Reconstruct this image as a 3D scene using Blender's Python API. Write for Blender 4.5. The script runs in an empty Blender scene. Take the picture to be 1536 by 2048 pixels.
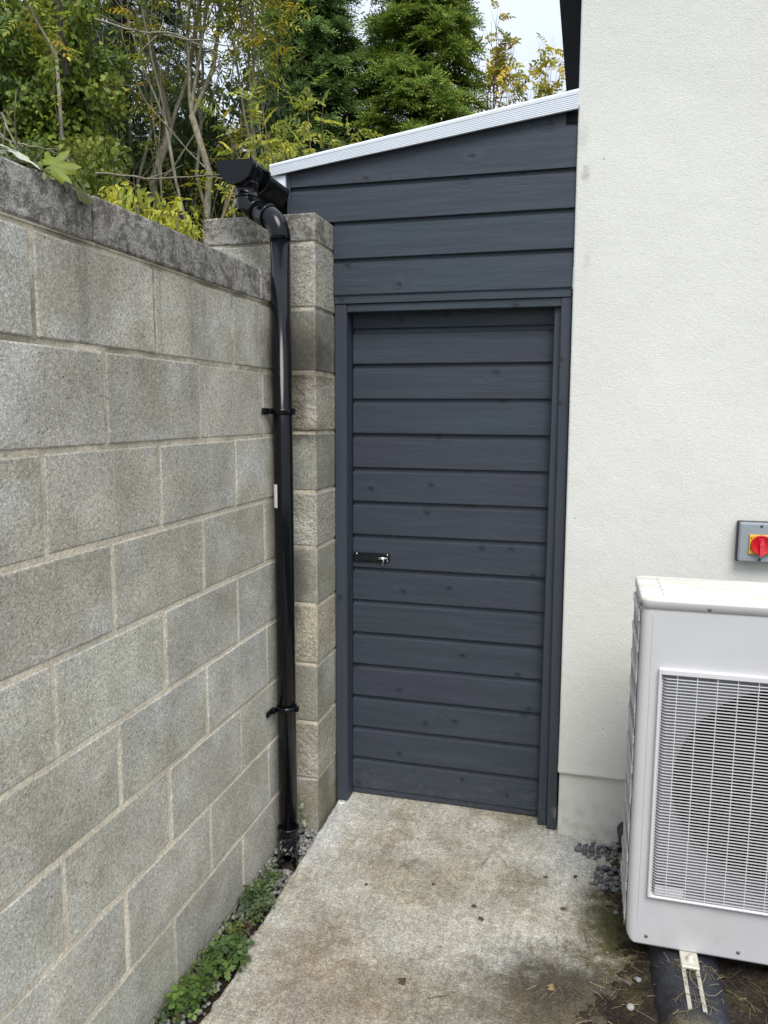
import bpy, bmesh, math, random
import numpy as np
from mathutils import Vector, Matrix

# ------------------------------------------------------------------ camera, sky, sun
C = bpy.context.scene.collection
SC = bpy.context.scene
random.seed(7)
RG = np.random.default_rng(11)
R = math.radians

cam_d = bpy.data.cameras.new('camera')
cam = bpy.data.objects.new('camera', cam_d)
C.objects.link(cam)
cam_d.sensor_fit = 'HORIZONTAL'
cam_d.sensor_width = 36.0
cam_d.lens = 1538.66 / 1536 * 36.0
cam_d.clip_start = 0.02
cam_d.clip_end = 500
cr = Vector((0.96630399, 0.25734714, 0.00538963))
cu = Vector((-0.0383721, 0.12331446, 0.9916255))
cf = Vector((-0.25452737, 0.95841849, -0.1290342))
m = Matrix((cr, cu, -cf)).transposed().to_4x4()
m.translation = Vector((1.09382724, -2.25889440, 1.43498294))
cam.matrix_world = m
SC.camera = cam
SC.render.resolution_x, SC.render.resolution_y = 768, 1024
SC.render.engine = 'CYCLES'

SUN_EL, SUN_AZ = R(52), R(160)          # azimuth from +y, clockwise: behind the camera, a little to its right
w = bpy.data.worlds.new('World')
SC.world = w
w.use_nodes = True
nt = w.node_tree
nt.nodes.clear()
o_ = nt.nodes.new('ShaderNodeOutputWorld')
bg = nt.nodes.new('ShaderNodeBackground')
sky = nt.nodes.new('ShaderNodeTexSky')
sky.sky_type = 'NISHITA'
sky.sun_disc = False
sky.sun_elevation = SUN_EL
sky.sun_rotation = SUN_AZ
sky.dust_density = 2.0
tc = nt.nodes.new('ShaderNodeTexCoord')
sep = nt.nodes.new('ShaderNodeSeparateXYZ')
nt.links.new(tc.outputs['Generated'], sep.inputs[0])
grad = nt.nodes.new('ShaderNodeMapRange')      # an overcast sky is brighter overhead than at the horizon
grad.inputs['From Min'].default_value = 0.0
grad.inputs['From Max'].default_value = 1.0
grad.inputs['To Min'].default_value = 4.0
grad.inputs['To Max'].default_value = 8.5
nt.links.new(sep.outputs['Z'], grad.inputs['Value'])
cl = nt.nodes.new('ShaderNodeTexNoise')
cl.inputs['Scale'].default_value = 3.0
cl.inputs['Detail'].default_value = 5
cl.inputs['Roughness'].default_value = 0.55
nt.links.new(tc.outputs['Generated'], cl.inputs['Vector'])
cm = nt.nodes.new('ShaderNodeMapRange')
cm.inputs['From Min'].default_value = 0.3
cm.inputs['From Max'].default_value = 0.7
cm.inputs['To Min'].default_value = 0.93
cm.inputs['To Max'].default_value = 1.08
nt.links.new(cl.outputs['Fac'], cm.inputs['Value'])
mul = nt.nodes.new('ShaderNodeMath')
mul.operation = 'MULTIPLY'
nt.links.new(grad.outputs[0], mul.inputs[0])
nt.links.new(cm.outputs[0], mul.inputs[1])
wc = nt.nodes.new('ShaderNodeVectorMath')
wc.operation = 'SCALE'
wc.inputs[0].default_value = (0.90, 0.975, 1.09)
nt.links.new(mul.outputs[0], wc.inputs['Scale'])
mx = nt.nodes.new('ShaderNodeMix')
mx.data_type = 'RGBA'
mx.inputs['Factor'].default_value = 0.85
nt.links.new(sky.outputs[0], mx.inputs['A'])
nt.links.new(wc.outputs[0], mx.inputs['B'])
nt.links.new(mx.outputs['Result'], bg.inputs['Color'])
bg.inputs['Strength'].default_value = 0.10
nt.links.new(bg.outputs[0], o_.inputs[0])

sun_d = bpy.data.lights.new('sun', 'SUN')
sun_d.energy = 1.5
sun_d.angle = R(28)
sun_d.color = (1.0, 0.97, 0.92)
sun = bpy.data.objects.new('sun', sun_d)
C.objects.link(sun)
sd = Vector((math.sin(SUN_AZ) * math.cos(SUN_EL), math.cos(SUN_AZ) * math.cos(SUN_EL), math.sin(SUN_EL)))
sun.rotation_euler = (-sd).to_track_quat('-Z', 'Y').to_euler()
sun.location = sd * 20

SC.view_settings.view_transform = 'Standard'
SC.view_settings.look = 'None'
SC.view_settings.gamma = 1
SC.view_settings.exposure = 0.93

# ------------------------------------------------------------------ helpers: objects
def finish(o, label=None, cat=None, group=None, kind=None):
    if label: o['label'] = label
    if cat: o['category'] = cat
    if group: o['group'] = group
    if kind: o['kind'] = kind
    return o

def thing(name, loc, label, cat, group=None):
    o = bpy.data.objects.new(name, None)
    o.empty_display_size = 0.1
    C.objects.link(o)
    o.location = loc
    return finish(o, label, cat, group)

def put(o, parent):
    """parent o (whose mesh is written in world coordinates) to a thing"""
    o.parent = parent
    wl = parent.location.copy()
    if parent.parent: wl = parent.matrix_basis.translation * 0 + Vector(parent.get('_w', (0, 0, 0)))
    o.matrix_parent_inverse = Matrix.Identity(4)
    return o

class MB:
    """collects shapes (world coordinates) into one mesh"""
    def __init__(s):
        s.bm = bmesh.new()
        s.t = s.bm.loops.layers.float_color.new('tint')
    def _faces(s, fs, mat, tint, smooth):
        for f in fs:
            f.material_index = mat
            f.smooth = smooth
            for l in f.loops: l[s.t] = tint
    def box(s, x0, x1, y0, y1, z0, z1, bev=0, mat=0, tint=(1, 1, 1, 0), seg=1, jit=0, mtx=None):
        b = bmesh.new()
        bmesh.ops.create_cube(b, size=1)
        for v in b.verts:
            v.co = Vector(((x0 + x1) / 2 + v.co.x * (x1 - x0), (y0 + y1) / 2 + v.co.y * (y1 - y0), (z0 + z1) / 2 + v.co.z * (z1 - z0)))
            if jit: v.co += Vector((random.uniform(-jit, jit), random.uniform(-jit, jit), random.uniform(-jit, jit)))
        if bev: bmesh.ops.bevel(b, geom=b.edges[:], offset=bev, segments=seg, affect='EDGES', profile=0.5)
        s.merge(b, mat, tint, False, mtx)
    def merge(s, b, mat=0, tint=(1, 1, 1, 0), smooth=False, mtx=None):
        vm = {}
        for v in b.verts: vm[v] = s.bm.verts.new(mtx @ v.co if mtx else v.co)
        fs = []
        for f in b.faces:
            try: fs.append(s.bm.faces.new([vm[v] for v in f.verts]))
            except ValueError: pass
        s._faces(fs, mat, tint, smooth)
        b.free()
    def poly(s, pts, mat=0, tint=(1, 1, 1, 0), smooth=False):
        f = s.bm.faces.new([s.bm.verts.new(p) for p in pts])
        s._faces([f], mat, tint, smooth)
    def loft(s, rings, cap=(True, True), mat=0, tint=(1, 1, 1, 0), smooth=True, closed=True, flatcap=True):
        rv = [[s.bm.verts.new(p) for p in r] for r in rings]
        fs = []
        n = len(rings[0])
        for a, b in zip(rv, rv[1:]):
            for i in range(n if closed else n - 1):
                j = (i + 1) % n
                fs.append(s.bm.faces.new((a[i], a[j], b[j], b[i])))
        s._faces(fs, mat, tint, smooth)
        cs = []
        if cap[0]: cs.append(s.bm.faces.new(rv[0][::-1]))
        if cap[1]: cs.append(s.bm.faces.new(rv[-1]))
        s._faces(cs, mat, tint, False)
    def tube(s, pts, rad, n=16, cap=(True, True), mat=0, tint=(1, 1, 1, 0), smooth=True):
        pts = [Vector(p) for p in pts]
        if not hasattr(rad, '__len__'): rad = [rad] * len(pts)
        rings = []
        up = None
        for i, p in enumerate(pts):
            a, b = pts[max(i - 1, 0)], pts[min(i + 1, len(pts) - 1)]
            d = (b - a)
            d = d.normalized() if d.length > 1e-9 else Vector((0, 0, 1))
            if up is None:
                up = Vector((0, 1, 0)) if abs(d.y) < 0.9 else Vector((1, 0, 0))
            u = d.cross(up)
            if u.length < 1e-6: u = d.orthogonal()
            u.normalize()
            v = u.cross(d).normalized()
            up = v
            rings.append([p + rad[i] * (math.cos(2 * math.pi * k / n) * u + math.sin(2 * math.pi * k / n) * v) for k in range(n)])
        s.loft(rings, cap, mat, tint, smooth)
    def lathe(s, prof, axis_p, axis_d, n=24, mat=0, tint=(1, 1, 1, 0), smooth=True, cap=(False, False)):
        """prof: (radius, distance along the axis) pairs"""
        d = Vector(axis_d).normalized()
        u = d.orthogonal().normalized()
        v = d.cross(u)
        P = Vector(axis_p)
        rings = [[P + d * h + r * (math.cos(2 * math.pi * k / n) * u + math.sin(2 * math.pi * k / n) * v) for k in range(n)] for r, h in prof]
        s.loft(rings, cap, mat, tint, smooth)
    def build(s, name, mats, parent=None, pw=None):
        bmesh.ops.recalc_face_normals(s.bm, faces=s.bm.faces[:])
        me = bpy.data.meshes.new(name)
        s.bm.to_mesh(me)
        s.bm.free()
        for mt in (mats if isinstance(mats, (list, tuple)) else [mats]): me.materials.append(mt)
        o = bpy.data.objects.new(name, me)
        C.objects.link(o)
        if parent: adopt(o, parent)
        return o

def world_of(o):
    p = Vector((0, 0, 0))
    while o:
        p += o.location
        o = o.parent
    return p

def adopt(o, parent):
    """the mesh of o is in world coordinates: keep it there under its thing"""
    o.parent = parent
    o.location = -world_of(parent)
    return o

# ------------------------------------------------------------------ helpers: materials
class Mat:
    def __init__(s, name):
        s.m = bpy.data.materials.new(name)
        s.m.use_nodes = True
        s.nt = s.m.node_tree
        s.nt.nodes.clear()
        s.out = s.n('ShaderNodeOutputMaterial')
        s.b = s.n('ShaderNodeBsdfPrincipled')
        s.nt.links.new(s.b.outputs[0], s.out.inputs[0])
        s.tc = s.n('ShaderNodeTexCoord')
        s.geo = s.n('ShaderNodeNewGeometry')
        s.P = s.geo.outputs['Position']
    def n(s, t): return s.nt.nodes.new(t)
    def set(s, sock, v):
        if isinstance(v, bpy.types.NodeSocket): s.nt.links.new(v, sock)
        elif v is not None:
            if sock.type == 'RGBA' and len(v) == 3: v = (*v, 1)
            sock.default_value = v
    def map(s, scale=(1, 1, 1), loc=(0, 0, 0), vec=None, rot=(0, 0, 0)):
        k = s.n('ShaderNodeMapping')
        s.set(k.inputs[0], vec if vec is not None else s.P)
        k.inputs['Scale'].default_value = scale
        k.inputs['Location'].default_value = loc
        k.inputs['Rotation'].default_value = rot
        return k.outputs[0]
    def noise(s, scale, detail=3, rough=0.55, vec=None, dist=0):
        k = s.n('ShaderNodeTexNoise')
        s.set(k.inputs['Vector'], vec if vec is not None else s.P)
        k.inputs['Scale'].default_value = scale
        k.inputs['Detail'].default_value = detail
        k.inputs['Roughness'].default_value = rough
        k.inputs['Distortion'].default_value = dist
        return k.outputs['Fac']
    def voro(s, scale, vec=None, feature='F1', out='Distance', rnd=1):
        k = s.n('ShaderNodeTexVoronoi')
        k.feature = feature
        s.set(k.inputs['Vector'], vec if vec is not None else s.P)
        k.inputs['Scale'].default_value = scale
        k.inputs['Randomness'].default_value = rnd
        return k.outputs[out]
    def grains(s, scale):
        """a random value per grain of aggregate"""
        return s.xyz(s.voro(scale, out='Color'))[0]
    def voro2(s, vec, out='Distance'):
        k = s.n('ShaderNodeTexVoronoi')
        k.voronoi_dimensions = '2D'
        s.set(k.inputs['Vector'], vec)
        k.inputs['Scale'].default_value = 1
        return k.outputs[out]
    def ramp(s, fac, lo, hi, a=0.0, b=1.0):
        k = s.n('ShaderNodeMapRange')
        k.interpolation_type = 'SMOOTHSTEP'
        s.set(k.inputs['Value'], fac)
        s.set(k.inputs['From Min'], lo)
        s.set(k.inputs['From Max'], hi)
        s.set(k.inputs['To Min'], a)
        s.set(k.inputs['To Max'], b)
        return k.outputs[0]
    def math(s, op, a, b=None, clamp=False):
        k = s.n('ShaderNodeMath')
        k.operation = op
        k.use_clamp = clamp
        s.set(k.inputs[0], a)
        if b is not None: s.set(k.inputs[1], b)
        return k.outputs[0]
    def mix(s, fac, a, b, mode='MIX'):
        k = s.n('ShaderNodeMix')
        k.data_type = 'RGBA'
        k.blend_type = mode
        s.set(k.inputs['Factor'], fac)
        s.set(k.inputs['A'], a)
        s.set(k.inputs['B'], b)
        return k.outputs['Result']
    def scale(s, col, f):
        k = s.n('ShaderNodeVectorMath')
        k.operation = 'SCALE'
        s.set(k.inputs[0], col if isinstance(col, bpy.types.NodeSocket) else col[:3])
        s.set(k.inputs['Scale'], f)
        return k.outputs[0]
    def attr(s, name='tint'):
        k = s.n('ShaderNodeAttribute')
        k.attribute_name = name
        return k
    def xyz(s, vec=None):
        k = s.n('ShaderNodeSeparateXYZ')
        s.set(k.inputs[0], vec if vec is not None else s.P)
        return k.outputs
    def bump(s, h, strength=0.5, dist=0.002, normal=None):
        k = s.n('ShaderNodeBump')
        s.set(k.inputs['Height'], h)
        s.set(k.inputs['Strength'], strength)
        k.inputs['Distance'].default_value = dist
        if normal is not None: s.nt.links.new(normal, k.inputs['Normal'])
        return k.outputs[0]
    def spot(s, c, r, soft, nz=None, amp=0.0, sc=(1, 1, 1)):
        """1 inside a blob about point c, ragged by noise nz"""
        k = s.n('ShaderNodeVectorMath')
        k.operation = 'SUBTRACT'
        s.set(k.inputs[0], s.P)
        k.inputs[1].default_value = c
        k2 = s.n('ShaderNodeVectorMath')
        k2.operation = 'MULTIPLY'
        s.nt.links.new(k.outputs[0], k2.inputs[0])
        k2.inputs[1].default_value = sc
        k3 = s.n('ShaderNodeVectorMath')
        k3.operation = 'LENGTH'
        s.nt.links.new(k2.outputs[0], k3.inputs[0])
        d = k3.outputs['Value']
        if nz is not None: d = s.math('ADD', d, s.math('MULTIPLY', s.math('SUBTRACT', nz, 0.5), amp))
        return s.ramp(d, r - soft, r + soft, 1, 0)
    def done(s, col=None, rough=None, normal=None, metal=None, spec=None, coat=None):
        s.set(s.b.inputs['Base Color'], col)
        if rough is not None: s.set(s.b.inputs['Roughness'], rough)
        if normal is not None: s.set(s.b.inputs['Normal'], normal)
        if metal is not None: s.set(s.b.inputs['Metallic'], metal)
        if spec is not None: s.set(s.b.inputs['Specular IOR Level'], spec)
        if coat is not None: s.set(s.b.inputs['Coat Weight'], coat)
        return s.m

def plain(name, col, rough=0.5, metal=0.0, spec=0.5, vary=0.12, bump=0.0, bscale=200):
    k = Mat(name)
    f = k.math('ADD', 1 - vary, k.math('MULTIPLY', k.noise(7, 4), 2 * vary))
    nrm = k.bump(k.noise(bscale, 3), bump, 0.001) if bump else None
    return k.done(k.scale(col, f), k.math('ADD', rough - 0.06, k.math('MULTIPLY', k.noise(25, 3), 0.12)), nrm, metal, spec)

def mat_block(name, lichen=False):
    k = Mat(name)
    a = k.attr()
    z = k.xyz()[2]
    mott = k.noise(7, 5, 0.6)
    patch = k.noise(2.2, 4, 0.55, k.map(loc=(3, 1, 7)))
    grit = k.noise(170, 3, 0.7)
    fine = k.noise(420, 2, 0.6)
    f = k.math('MULTIPLY', k.ramp(mott, 0.25, 0.75, 0.88, 1.12), k.ramp(patch, 0.3, 0.7, 0.88, 1.12))
    f = k.math('MULTIPLY', f, k.ramp(grit, 0.28, 0.72, 0.80, 1.2))
    f = k.math('MULTIPLY', f, k.math('ADD', 0.73, k.math('MULTIPLY', k.grains(380), 0.54)))
    f = k.math('MULTIPLY', f, k.math('ADD', 0.84, k.math('MULTIPLY', k.grains(150), 0.32)))
    col = k.scale(a.outputs['Color'], f)
    # pale and dark grains of the aggregate, open pores
    vd = k.voro(85)
    vc = k.xyz(k.voro(85, out='Color'))
    grain = k.math('MULTIPLY', k.ramp(vd, 0.22, 0.34, 1, 0), k.math('GREATER_THAN', vc[0], 0.93))
    col = k.mix(k.math('MULTIPLY', grain, 0.55), col, (0.55, 0.54, 0.5))
    pore = k.math('MULTIPLY', k.ramp(vd, 0.12, 0.3, 1, 0), k.math('LESS_THAN', vc[1], 0.06))
    col = k.mix(k.math('MULTIPLY', pore, 0.75), col, (0.05, 0.048, 0.042))
    eff = k.math('MULTIPLY', k.ramp(k.noise(3.4, 5, 0.62, k.map((1, 1, 1.5), (6, 2, 4))), 0.50, 0.68), 0.5)
    col = k.mix(eff, col, k.scale((0.56, 0.56, 0.55), f))
    wrm = k.math('MULTIPLY', k.ramp(k.noise(5, 5, 0.65, k.map(loc=(1, 7, 5))), 0.5, 0.66), 0.55)
    col = k.mix(wrm, col, k.scale((0.37, 0.345, 0.265), f))
    # weathering: run-down streaks below the coping, faint algae
    st = k.noise(1, 4, 0.6, k.map((9, 9, 0.7)))
    top = k.ramp(z, 1.25, 1.85)
    col = k.mix(k.math('MULTIPLY', k.math('MULTIPLY', k.ramp(st, 0.48, 0.66), top), 0.42), col, (0.075, 0.072, 0.062))
    alg = k.math('MULTIPLY', k.ramp(k.noise(3.1, 5, 0.6, k.map(loc=(9, 4, 2))), 0.44, 0.7), 0.32)
    col = k.mix(alg, col, (0.165, 0.155, 0.10))
    h = k.math('ADD', k.math('MULTIPLY', grit, 0.9), k.math('MULTIPLY', k.noise(80, 3, 0.6), 0.8))
    h = k.math('SUBTRACT', h, k.math('MULTIPLY', pore, 0.8))
    if lichen:
        l1 = k.ramp(k.noise(22, 7, 0.78), 0.44, 0.56)
        col = k.mix(k.math('MULTIPLY', l1, 0.72), col, (0.062, 0.056, 0.047))
        l2 = k.ramp(k.noise(85, 5, 0.8, k.map(loc=(2, 2, 2))), 0.50, 0.60)
        col = k.mix(k.math('MULTIPLY', l2, 0.6), col, (0.34, 0.33, 0.30))
        l3 = k.ramp(k.noise(9, 5, 0.7, k.map(loc=(5, 8, 1))), 0.55, 0.68)
        col = k.mix(k.math('MULTIPLY', l3, 0.5), col, (0.12, 0.085, 0.085))
    else:
        # dark stains on the pillar, each with its own outline
        nz = k.noise(14, 5, 0.65)
        for c, r, sft, s_, amt in (((0.02, 0.44, 1.62), 0.13, 0.07, (1, 0.6, 1.0), 0.75), ((0.03, 0.44, 1.36), 0.05, 0.04, (0.5, 0.3, 1.6), 0.7), ((0.02, 0.44, 1.45), 0.05, 0.04, (1, 0.5, 0.5), 0.6), ((0.03, 0.44, 0.78), 0.07, 0.05, (1.6, 0.5, 0.5), 0.55)):
            col = k.mix(k.math('MULTIPLY', k.spot(c, r, sft, nz, 0.12, s_), amt), col, (0.05, 0.046, 0.034))
    rgh = a.outputs['Alpha']
    n1 = k.bump(h, k.math('ADD', 0.55, k.math('MULTIPLY', rgh, 0.45)), 0.003)
    n2 = k.bump(k.noise(55, 4, 0.65), k.math('MULTIPLY', rgh, 0.9), 0.012, n1)
    return k.done(col, 0.92, n2, spec=0.25)

def mat_mortar():
    k = Mat('mortar')
    f = k.math('MULTIPLY', k.ramp(k.noise(5, 4), 0.3, 0.7, 0.75, 1.15), k.ramp(k.noise(150, 3, 0.7), 0.3, 0.7, 0.78, 1.2))
    col = k.scale((0.66, 0.595, 0.475), f)
    z = k.xyz()[2]
    d = k.math('MULTIPLY', k.ramp(z, 0.9, 1.75), k.ramp(k.noise(6, 4, 0.6), 0.36, 0.62))
    col = k.mix(k.math('MULTIPLY', d, 0.8), col, (0.13, 0.115, 0.085))
    return k.done(col, 0.95, k.bump(k.noise(60, 4, 0.65), 0.8, 0.005), spec=0.2)

def mat_wood(name, axis):
    """dark blue-grey painted softwood, grain along axis"""
    k = Mat(name)
    a = k.attr()
    off = k.n('ShaderNodeVectorMath')
    off.operation = 'MULTIPLY_ADD'
    k.nt.links.new(a.outputs['Color'], off.inputs[0])
    off.inputs[1].default_value = (7.3, 5.1, 9.7)
    k.nt.links.new(k.P, off.inputs[2])
    P = off.outputs[0]
    sc = {'x': (1.6, 30, 26), 'z': (30, 30, 1.6)}[axis]
    warp = k.noise(1, 2, 0.5, k.map(tuple(v * (0.8 if v < 3 else 0.16) for v in sc), vec=P))
    kn_s = {'x': (4.6, 0.0, 5.6), 'z': (5.6, 0.0, 4.6)}[axis]
    q_ = k.xyz(k.map(kn_s, vec=P))
    cv = k.n('ShaderNodeCombineXYZ')
    k.nt.links.new(q_[0], cv.inputs[0]); k.nt.links.new(q_[2], cv.inputs[1])
    kd = k.voro2(cv.outputs[0])
    some = k.math('GREATER_THAN', k.xyz(k.voro2(cv.outputs[0], 'Color'))[0], 0.4)
    kr = k.math('ADD', kd, k.math('MULTIPLY', k.math('SUBTRACT', k.noise(40, 3), 0.5), 0.06))
    knot = k.math('MULTIPLY', k.ramp(kr, 0.025, 0.065, 1, 0), some)
    halo = k.math('MULTIPLY', k.ramp(kr, 0.04, 0.13, 1, 0), some)
    ring = k.math('MULTIPLY', k.ramp(kd, 0.04, 0.30, 1, 0), some)
    g = k.n('ShaderNodeTexNoise')
    g.inputs['Scale'].default_value = 1
    g.inputs['Detail'].default_value = 5
    g.inputs['Roughness'].default_value = 0.65
    gv = k.n('ShaderNodeVectorMath')
    gv.operation = 'ADD'
    k.nt.links.new(k.map(sc, vec=P), gv.inputs[0])
    cmb = k.n('ShaderNodeCombineXYZ')
    wob = k.math('ADD', k.math('MULTIPLY', warp, 3.2), k.math('MULTIPLY', ring, 1.0))
    for i in ((1, 2) if axis == 'x' else (0, 1)): k.nt.links.new(wob, cmb.inputs[i])
    k.nt.links.new(cmb.outputs[0], gv.inputs[1])
    k.nt.links.new(gv.outputs[0], g.inputs['Vector'])
    gr = g.outputs['Fac']
    lines = k.ramp(gr, 0.35, 0.65)
    hue = k.ramp(k.noise(1.7, 3, 0.5, k.map((0.8, 1, 1.4), vec=P)), 0.35, 0.65)
    col = k.mix(hue, (0.043, 0.049, 0.066), (0.040, 0.053, 0.067))
    col = k.scale(col, k.ramp(gr, 0.3, 0.7, 0.93, 1.07))
    fz = k.noise(1, 3, 0.6, k.map(tuple(v * (2.2 if v < 3 else 1.4) for v in sc), vec=P))
    col = k.scale(col, k.ramp(fz, 0.3, 0.7, 0.93, 1.08))
    col = k.mix(k.math('MULTIPLY', halo, 0.45), col, (0.026, 0.030, 0.040))
    col = k.mix(k.math('MULTIPLY', knot, 0.6), col, (0.018, 0.021, 0.028))
    scf = k.spot((1.022, 0.65, -0.115), 0.012, 0.01, k.noise(70, 4, 0.7), 0.05, (1, 0.2, 0.6))
    col = k.mix(k.math('MULTIPLY', scf, 0.55), col, (0.22, 0.21, 0.19))
    zz = k.xyz()[2]
    spl = k.math('MULTIPLY', k.ramp(zz, -0.18, 0.08, 0.35, 0), k.ramp(k.noise(45, 5, 0.75), 0.5, 0.66))
    col = k.mix(spl, col, (0.13, 0.12, 0.10))
    worn = k.math('GREATER_THAN', k.noise(130, 3, 0.6, k.map((0.5, 1, 1), vec=P)), 0.77)
    col = k.mix(k.math('MULTIPLY', worn, 0.35), col, (0.16, 0.17, 0.18))
    h = k.math('ADD', k.math('MULTIPLY', lines, 0.7), k.math('MULTIPLY', ring, 0.5))
    h = k.math('SUBTRACT', h, k.math('MULTIPLY', knot, 1.3))
    n1 = k.bump(h, 0.55, 0.0016)
    return k.done(col, k.ramp(gr, 0.3, 0.7, 0.62, 0.50), n1, spec=0.32)

def mat_render():
    k = Mat('cream_render')
    f = k.math('MULTIPLY', k.ramp(k.noise(1.6, 4, 0.55), 0.3, 0.7, 0.965, 1.03), k.ramp(k.noise(150, 3, 0.6), 0.25, 0.75, 0.95, 1.04))
    col = k.scale((0.68, 0.677, 0.64), f)
    nz = k.noise(45, 4, 0.7)
    for c, r, s_, amt in (((1.045, 0.62, 2.255), 0.012, (1.2, 0.1, 0.55), 0.42), ((1.06, 0.62, 1.97), 0.006, (0.8, 0.1, 0.35), 0.3), ((1.03, 0.62, 2.38), 0.014, (0.7, 0.1, 0.4), 0.2)):
        col = k.mix(k.math('MULTIPLY', k.spot(c, r, 0.012, nz, 0.05, s_), amt), col, (0.20, 0.19, 0.16))
    z = k.xyz()[2]
    low = k.math('MULTIPLY', k.ramp(z, -0.2, 0.08, 1, 0), k.ramp(k.noise(22, 5, 0.65), 0.35, 0.75))
    col = k.mix(k.math('MULTIPLY', low, 0.55), col, (0.36, 0.34, 0.25))
    spk = k.math('MULTIPLY', k.math('GREATER_THAN', k.xyz(k.voro(38, out='Color'))[0], 0.988), k.ramp(k.voro(38), 0.08, 0.16, 1, 0))
    col = k.mix(k.math('MULTIPLY', spk, 0.6), col, (0.12, 0.11, 0.1))
    h = k.math('ADD', k.noise(260, 2, 0.5), k.math('MULTIPLY', k.noise(120, 3, 0.6), 0.6))
    n1 = k.bump(h, 0.46, 0.0035)
    return k.done(col, 0.93, k.bump(k.noise(7, 4), 0.3, 0.014, n1), spec=0.2)

def mat_slab():
    k = Mat('weathered_concrete')
    x, y, z = k.xyz()
    nz = k.noise(5.5, 6, 0.68)
    nz2 = k.noise(16, 6, 0.7)
    f = k.math('MULTIPLY', k.ramp(nz, 0.3, 0.7, 0.82, 1.14), k.math('MULTIPLY', k.math('ADD', 0.62, k.math('MULTIPLY', k.grains(360), 0.76)), k.math('ADD', 0.84, k.math('MULTIPLY', k.grains(170), 0.32))))
    brush = k.noise(1, 4, 0.6, k.map((60, 9, 1)))
    f = k.math('MULTIPLY', f, k.ramp(brush, 0.3, 0.7, 0.9, 1.1))
    f = k.math('MULTIPLY', f, k.ramp(k.noise(48, 5, 0.75), 0.32, 0.68, 0.84, 1.15))
    col = k.scale((0.425, 0.40, 0.335), f)
    col = k.mix(k.math('MULTIPLY', k.ramp(k.noise(3.3, 6, 0.7, k.map(loc=(1, 6, 0))), 0.52, 0.61), 0.5), col, k.scale((0.25, 0.21, 0.13), f))
    crust = k.math('MULTIPLY', k.ramp(k.noise(11, 7, 0.8, k.map((1, 0.7, 1), (5, 1, 0))), 0.56, 0.60), 0.35)
    col = k.mix(crust, col, k.scale((0.22, 0.195, 0.125), f))
    col = k.mix(k.math('MULTIPLY', k.ramp(k.noise(7.5, 6, 0.72, k.map(loc=(8, 3, 0))), 0.57, 0.66), 0.5), col, k.scale((0.17, 0.15, 0.08), f))
    col = k.mix(k.math('MULTIPLY', k.ramp(k.noise(26, 6, 0.78, k.map((1, 0.6, 1), (2, 5, 0))), 0.60, 0.68), 0.45), col, k.scale((0.14, 0.12, 0.075), f))
    pale = k.math('MULTIPLY', k.ramp(k.noise(4.2, 5, 0.65, k.map(loc=(4, 9, 0))), 0.50, 0.68), 0.5)
    col = k.mix(pale, col, k.scale((0.50, 0.49, 0.46), f))
    # cement smear by the block pillar and along the slab's free edge
    sm = k.spot((0.16, 0.45, -0.19), 0.07, 0.06, nz2, 0.16, (1, 0.28, 1))
    col = k.mix(k.math('MULTIPLY', sm, 0.85), col, k.scale((0.60, 0.60, 0.58), f))
    sm = k.spot((1.08, 0.45, -0.19), 0.1, 0.08, nz2, 0.2, (1, 0.5, 1))
    col = k.mix(k.math('MULTIPLY', sm, 0.55), col, k.scale((0.54, 0.54, 0.52), f))
    # mud and moss where the slab meets the bare soil
    for c, r, sf, s_, cc, amt in (((1.16, -0.24, -0.19), 0.24, 0.13, (0.8, 1.2, 1), (0.05, 0.042, 0.03), 0.96), ((1.25, 0.12, -0.19), 0.13, 0.07, (1, 0.6, 1), (0.075, 0.07, 0.026), 0.95),
                                  ((0.86, -0.34, -0.19), 0.16, 0.14, (0.5, 1.2, 1), (0.13, 0.108, 0.068), 0.65), ((0.92, 0.27, -0.19), 0.07, 0.07, (1, 0.7, 1), (0.17, 0.14, 0.075), 0.6),
                                  ((0.66, 0.22, -0.19), 0.10, 0.1, (1, 0.6, 1), (0.20, 0.165, 0.10), 0.55), ((0.34, -0.20, -0.19), 0.10, 0.1, (1, 0.7, 1), (0.22, 0.165, 0.11), 0.55), ((0.45, -0.42, -0.19), 0.2, 0.15, (1, 1, 1), (0.23, 0.18, 0.125), 0.6)):
        col = k.mix(k.math('MULTIPLY', k.spot(c, r, sf, nz2, 0.30, s_), amt), col, k.scale(cc, f))
    h = k.math('ADD', k.noise(170, 3, 0.65), k.math('MULTIPLY', brush, 0.6))
    return k.done(col, 0.93, k.bump(h, 0.9, 0.004), spec=0.22)

def mat_soil():
    k = Mat('mossy_soil')
    f = k.math('MULTIPLY', k.ramp(k.noise(12, 6, 0.7), 0.3, 0.7, 0.6, 1.35), k.ramp(k.noise(140, 3, 0.7), 0.3, 0.7, 0.5, 1.5))
    col = k.scale((0.036, 0.027, 0.021), f)
    bits = k.math('MULTIPLY', k.ramp(k.noise(1, 3, 0.6, k.map((50, 260, 90), rot=(0, 0, 0.7))), 0.66, 0.72), 0.5)
    col = k.mix(bits, col, (0.20, 0.15, 0.09))
    moss = k.ramp(k.noise(8, 6, 0.7, k.map(loc=(3, 3, 3))), 0.50, 0.64)
    col = k.mix(k.math('MULTIPLY', moss, 0.6), col, k.scale((0.070, 0.062, 0.022), f))
    h = k.math('ADD', k.noise(60, 5, 0.7), k.math('MULTIPLY', k.noise(220, 3), 0.4))
    return k.done(col, 0.95, k.bump(h, 0.9, 0.012), spec=0.2)

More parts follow.
